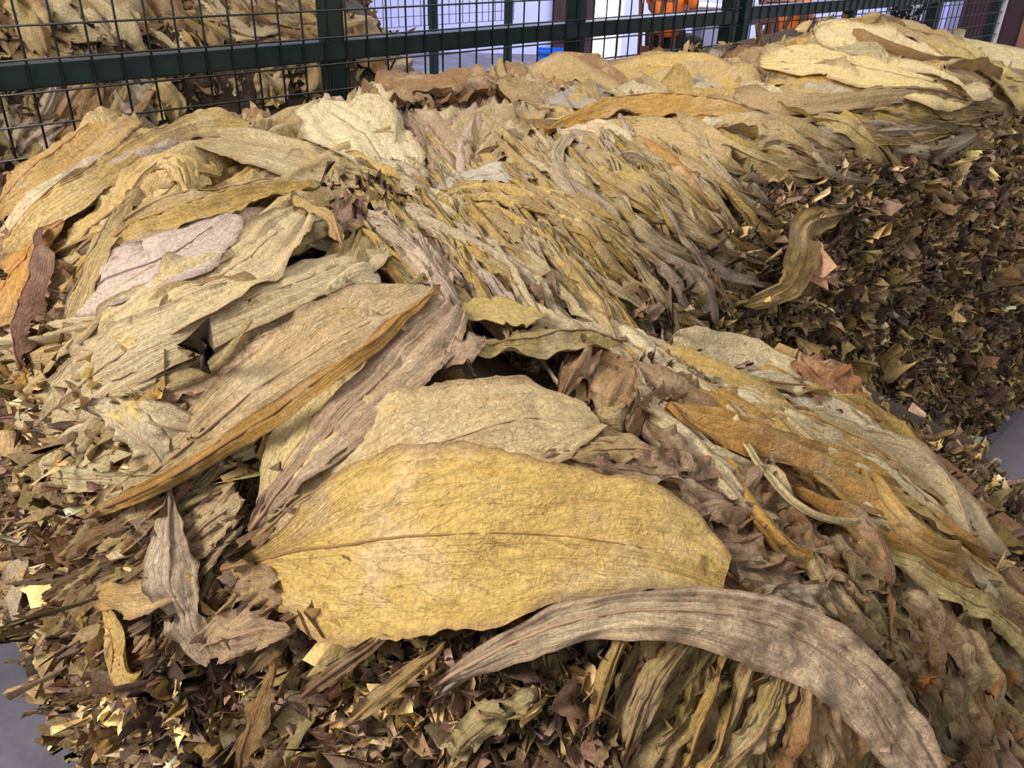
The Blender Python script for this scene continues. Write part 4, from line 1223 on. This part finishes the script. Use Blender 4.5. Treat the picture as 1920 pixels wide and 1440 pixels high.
# the farther fence beyond the aisle
n2 = -5.9
def u_on(px, py, n):
    r = ray_dirs(px, py); t = n / (r[:2] @ EN); return (r[:2] * t) @ EU
ua, ub, uc = u_on(643, 20, n2), u_on(818, 60, n2), u_on(958, 60, n2)
fence('mesh_fence', 2 * ua - ub, uc + .03, n2, (2 * ua - ub + .03, ua, ub, uc), 'thin far wire mesh fence in front of the pale wall', wires=False, wire_r=.0022)

# ------------------------------------------------------------------ things at the back of the hall
def at_px(px, py, Y):
    r = ray_dirs(px, py); t = Y / r[1]; q = r * t
    return q[0], Y, q[2] + H


# blue crate on the floor
x0 = at_px(1008, 100, 9.6)[0]; x1 = at_px(1074, 100, 9.6)[0]; zt = at_px(1040, 97, 9.6)[2]
cr = empty('plastic_crate', ((x0 + x1) / 2, 9.8, 0)); tag(cr, 'blue plastic crate on the floor by the maroon door', 'crate')
hw = (x1 - x0) / 2
for b in ((-hw, hw, -.15, -.14, .0, zt), (-hw, hw, .14, .15, 0, zt), (-hw, -hw + .01, -.14, .14, 0, zt), (hw - .01, hw, -.14, .14, 0, zt)):
    box('side', b, MAT_BLUE, cr, .003)
box('bottom', (-hw, hw, -.14, .14, 0, .02), MAT_BLUE, cr, .003)
box('rim', (-hw - .012, hw + .012, -.165, -.15, zt - .03, zt), MAT_BLUE, cr, .003)
box('rib', (-hw, hw, -.157, -.15, zt * .62, zt * .62 + .02), MAT_BLUE, cr, .003)

# dried leaves hanging outside the doorway
cx = at_px(1128, 20, 14.0)
hang = empty('hanging_leaves', (cx[0], 14.0, 0)); tag(hang, 'bunch of orange-brown dried leaves hanging outside the bright doorway', 'leaf bunch')
rd = random.Random(3)
HUNG = [simple_mat('hung_leaf', c, .7) for c in ((206, 130, 60), (150, 96, 52), (225, 205, 190))]
for k in range(9):
    bm = bmesh.new()
    xx = rd.uniform(-.14, .16); zt0 = 2.4; zb = rd.uniform(.95, 1.35) - (.25 if k == 2 else 0); w = rd.uniform(.025, .05)
    prev = None
    for i in range(7):
        a = i / 6; zz = zt0 + (zb - zt0) * a; ww = w * math.sin(math.pi * (.12 + .8 * a)) + .006
        yy = .06 * math.sin(a * 3 + k); xo = xx + .03 * math.sin(a * 4 + k * 2)
        pair = [bm.verts.new((xo - ww, yy + rd.uniform(-.02, .02), zz)), bm.verts.new((xo, yy - .02, zz)), bm.verts.new((xo + ww, yy + rd.uniform(-.02, .02), zz))]
        if prev:
            bm.faces.new((prev[0], prev[1], pair[1], pair[0])); bm.faces.new((prev[1], prev[2], pair[2], pair[1]))
        prev = pair
    o = bm_obj('leaf', bm, HUNG[k % 3], hang, True)
box('hanging_pole', (-.4, .4, -.02, .02, 2.38, 2.42), MAT_WOOD, hang)


def chair(name, loc, rz, label):
    c = empty(name, loc, rz); tag(c, label, 'chair')
    # local +y is the way the sitter faces
    box('seat', (-.21, .21, -.2, .22, .42, .46), MAT_WOOD, c, .01)
    for sx in (-1, 1):
        me = tube_mesh('rear_leg', [(sx * .19, -.21, 0), (sx * .19, -.2, .44), (sx * .19, -.23, .75), (sx * .19, -.29, 1.06)], [.02, .024, .022, .018], 8)
        mesh_obj('rear_leg', me, MAT_WOOD, c)
        me = tube_mesh('front_leg', [(sx * .19, .2, 0), (sx * .19, .2, .43)], [.018, .024], 8)
        mesh_obj('front_leg', me, MAT_WOOD, c)
        box('side_stretcher', (sx * .19 - .012, sx * .19 + .012, -.19, .19, .2, .225), MAT_WOOD, c)
        me = tube_mesh('slat', [(sx * .045, -.215, .5), (sx * .06, -.225, .62), (sx * .03, -.24, .78), (sx * .075, -.275, 1.0)], [.022, .026, .018, .024], 8)
        mesh_obj('slat', me, MAT_WOOD, c)
    box('lower_back_rail', (-.19, .19, -.225, -.19, .47, .54), MAT_WOOD, c, .006)
    box('top_back_rail', (-.21, .21, -.31, -.26, .99, 1.07), MAT_WOOD, c, .012)
    box('rear_stretcher', (-.18, .18, -.215, -.19, .25, .285), MAT_WOOD, c, .004)
    return c


def skin_body(name, pts, edges, radii, mat, parent):
    """one continuous skinned surface over a skeleton"""
    me = bpy.data.meshes.new(name)
    me.from_pydata(pts, edges, [])
    o = mesh_obj(name, me, None, None)
    sk = o.modifiers.new('skin', 'SKIN')
    for v, r in zip(me.skin_vertices[0].data, radii):
        v.radius = r if hasattr(r, '__len__') else (r, r)
    me.skin_vertices[0].data[0].use_root = True
    o.modifiers.new('sub', 'SUBSURF').levels = 2
    dg = bpy.context.evaluated_depsgraph_get()
    ev = o.evaluated_get(dg)
    m2 = bpy.data.meshes.new_from_object(ev)
    bpy.data.objects.remove(o)
    for p in m2.polygons: p.use_smooth = True
    m2.materials.clear(); m2.materials.append(mat)
    r = bpy.data.objects.new(name, m2); COL.objects.link(r)
    if parent: r.parent = parent
    return r


def seated_person(loc, rz, label, shirt, trousers):
    p = empty('person', loc, rz); tag(p, label, 'person')
    # body: pelvis, spine, head, arms to the lap, thighs, shins, feet in one surface
    pts = [(0, -.03, .62), (0, -.05, .82), (0, -.04, 1.04), (0, -.03, 1.16), (0, 0, 1.26), (0, .03, 1.36),
           (-.19, -.03, 1.08), (-.25, .06, .86), (-.16, .3, .78), (.19, -.03, 1.08), (.25, .06, .86), (.16, .3, .78),
           (-.10, .05, .58), (-.12, .42, .57), (-.12, .43, .1), (-.12, .55, .04), (.10, .05, .58), (.12, .42, .57), (.12, .43, .1), (.12, .55, .04)]
    ed = [(0, 1), (1, 2), (2, 3), (3, 4), (4, 5), (2, 6), (6, 7), (7, 8), (2, 9), (9, 10), (10, 11), (0, 12), (12, 13), (13, 14), (14, 15), (0, 16), (16, 17), (17, 18), (18, 19)]
    rad = [(.15, .12), (.14, .1), (.15, .1), .055, .085, .08, .06, .045, .035, .06, .045, .035, .085, .065, .045, .04, .085, .065, .045, .04]
    skin_body('body', pts, ed, rad, MAT_SKIN, p)
    sh = skin_body('shirt', [(0, -.03, .60), (0, -.05, .82), (0, -.04, 1.05), (-.2, -.03, 1.08), (-.25, .04, .90), (.2, -.03, 1.08), (.25, .04, .90)],
                   [(0, 1), (1, 2), (2, 3), (3, 4), (2, 5), (5, 6)], [(.17, .13), (.165, .125), (.16, .12), .075, .065, .075, .065], shirt, p)
    tr = skin_body('trousers', [(0, -.03, .60), (-.10, .05, .58), (-.12, .42, .57), (-.12, .43, .12), (.10, .05, .58), (.12, .42, .57), (.12, .43, .12)],
                   [(0, 1), (1, 2), (2, 3), (0, 4), (4, 5), (5, 6)], [(.165, .13), .1, .08, .06, .1, .08, .06], trousers, p)
    skin_body('hair', [(0, -.03, 1.28), (0, -.01, 1.36), (0, .02, 1.42)], [(0, 1), (1, 2)], [.08, .1, .07], MAT_HAIR, p)
    bm = bmesh.new(); bmesh.ops.create_uvsphere(bm, u_segments=10, v_segments=8, radius=.016)
    bmesh.ops.scale(bm, vec=(.8, 1.4, 1), verts=bm.verts); bmesh.ops.translate(bm, vec=(0, .115, 1.30), verts=bm.verts)
    bm_obj('nose', bm, MAT_SKIN, p, True)
    for sx in (-1, 1):
        bm = bmesh.new(); bmesh.ops.create_uvsphere(bm, u_segments=8, v_segments=6, radius=.012)
        bmesh.ops.translate(bm, vec=(sx * .03, .1, 1.33), verts=bm.verts); bm_obj('eye', bm, MAT_HAIR, p, True)
        for k in range(5):
            a = (k - 2) * .016
            me = tube_mesh('finger', [(sx * (.15 - a * .4), .3, .775 + a * .1), (sx * (.14 - a), .35 - abs(k - 2) * .006, .77), (sx * (.135 - a), .385 - abs(k - 2) * .01, .75)], [.011, .009, .007], 6)
            mesh_obj('finger', me, MAT_SKIN, p)
    return p


MAT_DESK = simple_mat('pale_grey_desk', (150, 150, 178), .6, noise=.04, scale=3)
CY = 8.9
cp = at_px(1250, 84, CY)
chair('wooden_chair', (cp[0] + .03, CY + .2, 0), math.radians(-38), 'dark red-brown wooden slat-back chair seen through the fence with its back to the heap')
ch0 = (cp[0] + .03, CY + .2, 0)
seated_person(ch0, math.radians(-38), 'person in orange shirt and black trousers sitting on the slat-back chair', MAT_ORANGE, MAT_BLACK)
# olive cloth bag on the desk edge
gp = at_px(1268, 8, CY + .1)
# desk
dk0 = at_px(1288, 22, 9.75)
zt = at_px(1330, 14, 9.75)[2]
xa, xb = at_px(1258, 20, 9.75)[0], at_px(1395, 20, 9.75)[0]
desk = empty('office_desk', (xa, 9.75, 0)); tag(desk, 'grey-topped white desk beside the slat-back chair', 'desk')
dw = xb - xa
box('desk_top', (0, dw + .5, 0, .7, zt - .04, zt), MAT_GREY, desk, .005)
box('apron', (.02, dw + .48, .03, .05, zt - .16, zt - .04), MAT_DGREY, desk, .003)
box('side_panel', (.02, .05, .05, .65, 0, zt - .04), MAT_DESK, desk, .003)
ped = box('pedestal', (.37, .61, .06, .65, 0, zt - .16), MAT_DESK, desk, .004)
box('drawer', (.38, .60, .045, .06, zt - .40, zt - .18), MAT_DESK, ped, .003)
box('drawer', (.38, .60, .045, .06, .1, zt - .42), MAT_DGREY, ped, .003)
box('side_panel', (dw + .45, dw + .48, .05, .65, 0, zt - .04), MAT_DESK, desk, .003)
for k, (a, b, t) in enumerate([(.27, .51, .02), (.55, .77, .012)]):
    pp = box('paper_stack', (xa + a, xa + b, 9.81, 10.13, zt, zt + t), MAT_WHITE, bev=.001)
    tag(pp, ['thick pile of white papers on the grey desk', 'thin pile of white papers on the grey desk'][k], 'papers')
bag = bmesh.new()
bmesh.ops.create_uvsphere(bag, u_segments=20, v_segments=14, radius=1)
for v in bag.verts:
    f = 1 + .12 * math.sin(4 * v.co.x + 3 * v.co.z)
    v.co = Vector((v.co.x * .075 * f, v.co.y * .06 * f, v.co.z * .13 * (1.15 if v.co.z < 0 else 1)))
bo = bm_obj('cloth_bag', bag, MAT_OLIVE, smooth=True)
bo.location = (at_px(1270, 8, 9.9)[0], 9.9, zt + .003 - min(v.co.z for v in bo.data.vertices))
tag(bo, 'olive green cloth bag on the desk corner behind the orange shirt', 'bag')
# second sitter beyond the post
CY2 = 8.6
cp2 = at_px(1500, 45, CY2)
ch2 = (cp2[0] + .02, CY2 + .35, 0.0)
chair('wooden_chair', (at_px(1436, 60, CY2 - .45)[0], CY2 - .45, 0), math.radians(12), 'dark brown wooden chair beyond the fence corner, next to the orange shirt')
chair('wooden_chair', ch2, math.radians(-80), 'dark wooden chair under the person in pale jeans')
seated_person(ch2, math.radians(-80), 'person in orange shirt and pale blue jeans sitting beyond the fence', MAT_ORANGE, MAT_JEANS)
# dark cabinet and the black and white printed sack on it
def sack_mat():
    m, nt, b = new_mat('printed_sack')
    L = nt.links.new
    tc = nd(nt, 'ShaderNodeTexCoord')
    v = nd(nt, 'ShaderNodeTexNoise'); v.inputs['Scale'].default_value = 9; v.inputs['Detail'].default_value = 1; v.inputs['Distortion'].default_value = 1.5
    L(tc.outputs['Object'], v.inputs['Vector'])
    r = nd(nt, 'ShaderNodeValToRGB'); r.color_ramp.interpolation = 'CONSTANT'
    r.color_ramp.elements[0].color = (.012, .012, .016, 1); r.color_ramp.elements[1].color = (.62, .62, .70, 1); r.color_ramp.elements[1].position = .5
    L(v.outputs['Fac'], r.inputs['Fac']); L(r.outputs['Color'], b.inputs['Base Color']); b.inputs['Roughness'].default_value = .6
    return m
YB = 8.4
xa, xb = at_px(1672, 60, YB)[0], at_px(1742, 60, YB)[0]
zb = at_px(1700, 42, YB)[2]
cab = empty('low_cabinet', ((xa + xb) / 2, YB, 0)); tag(cab, 'low black cabinet beyond the high end of the long stack', 'cabinet')
hw = (xb - xa) / 2
box('cabinet_body', (-hw, hw, 0, .4, .05, zb), MAT_BLACK, cab, .006)
box('cabinet_door', (-hw + .01, -.005, -.015, 0, .08, zb - .03), MAT_BLACK, cab, .004)
box('cabinet_door', (.005, hw - .01, -.015, 0, .08, zb - .03), MAT_BLACK, cab, .004)
box('plinth', (-hw + .02, hw - .02, .02, .38, 0, .05), MAT_DGREY, cab, .002)
sk = bmesh.new(); add_box(sk, -hw * .92, hw * .92, -.12, .12, 0, .34, bev=.05)
bmesh.ops.subdivide_edges(sk, edges=sk.edges[:], cuts=2, use_grid_fill=True)
for v in sk.verts: v.co += Vector((.012 * math.sin(v.co.z * 21 + v.co.x * 9), .015 * math.sin(v.co.z * 14 + v.co.x * 11), .008 * math.sin(v.co.x * 16)))
so = bm_obj('printed_sack', sk, sack_mat(), smooth=True); so.location = ((xa + xb) / 2, YB + .2, zb + .002)
tag(so, 'white sack with black printed blotches standing on the low black cabinet', 'sack')

# wrinkled grey sheet on the floor beside the long stack
m_, n_ = 70, 50
su = np.linspace(2.15, 3.9, m_); sn = np.linspace(-.62, .5, n_)
UU, NN = np.meshgrid(su, sn, indexing='ij')
ripple = .022 * ridge(UU * 1.6 + NN * 3.1, NN * 2.4 - UU * 2.0, 2) + .008 * fbm(UU * 9, NN * 9, 2)
edge_ = np.minimum.reduce([UU - 2.15, 3.9 - UU, NN + .62, .5 - NN])
Zs_ = .003 + ripple * np.clip(edge_ / .12, 0, 1)
UU = UU + .04 * (fbm(NN * 5, UU * 2, 2) - .5); NN = NN + .05 * (fbm(UU * 4 + 9, NN * 2, 2) - .5)
Vs_ = np.stack([UU * EU[0] + NN * EN[0], UU * EU[1] + NN * EN[1], Zs_], -1).reshape(-1, 3)
ii_, jj_ = np.meshgrid(np.arange(m_ - 1), np.arange(n_ - 1), indexing='ij')
q_ = ii_ * n_ + jj_
sheet = mesh_obj('floor_sheet', np_mesh('floor_sheet', Vs_, np.stack([q_, q_ + 1, q_ + n_ + 1, q_ + n_], -1).reshape(-1, 4)), simple_mat('grey_sheet', (118, 110, 118), .6, noise=.15, scale=9, bump=.3))
tag(sheet, 'wrinkled grey sheet spread on the floor beside the long stack', 'sheet')
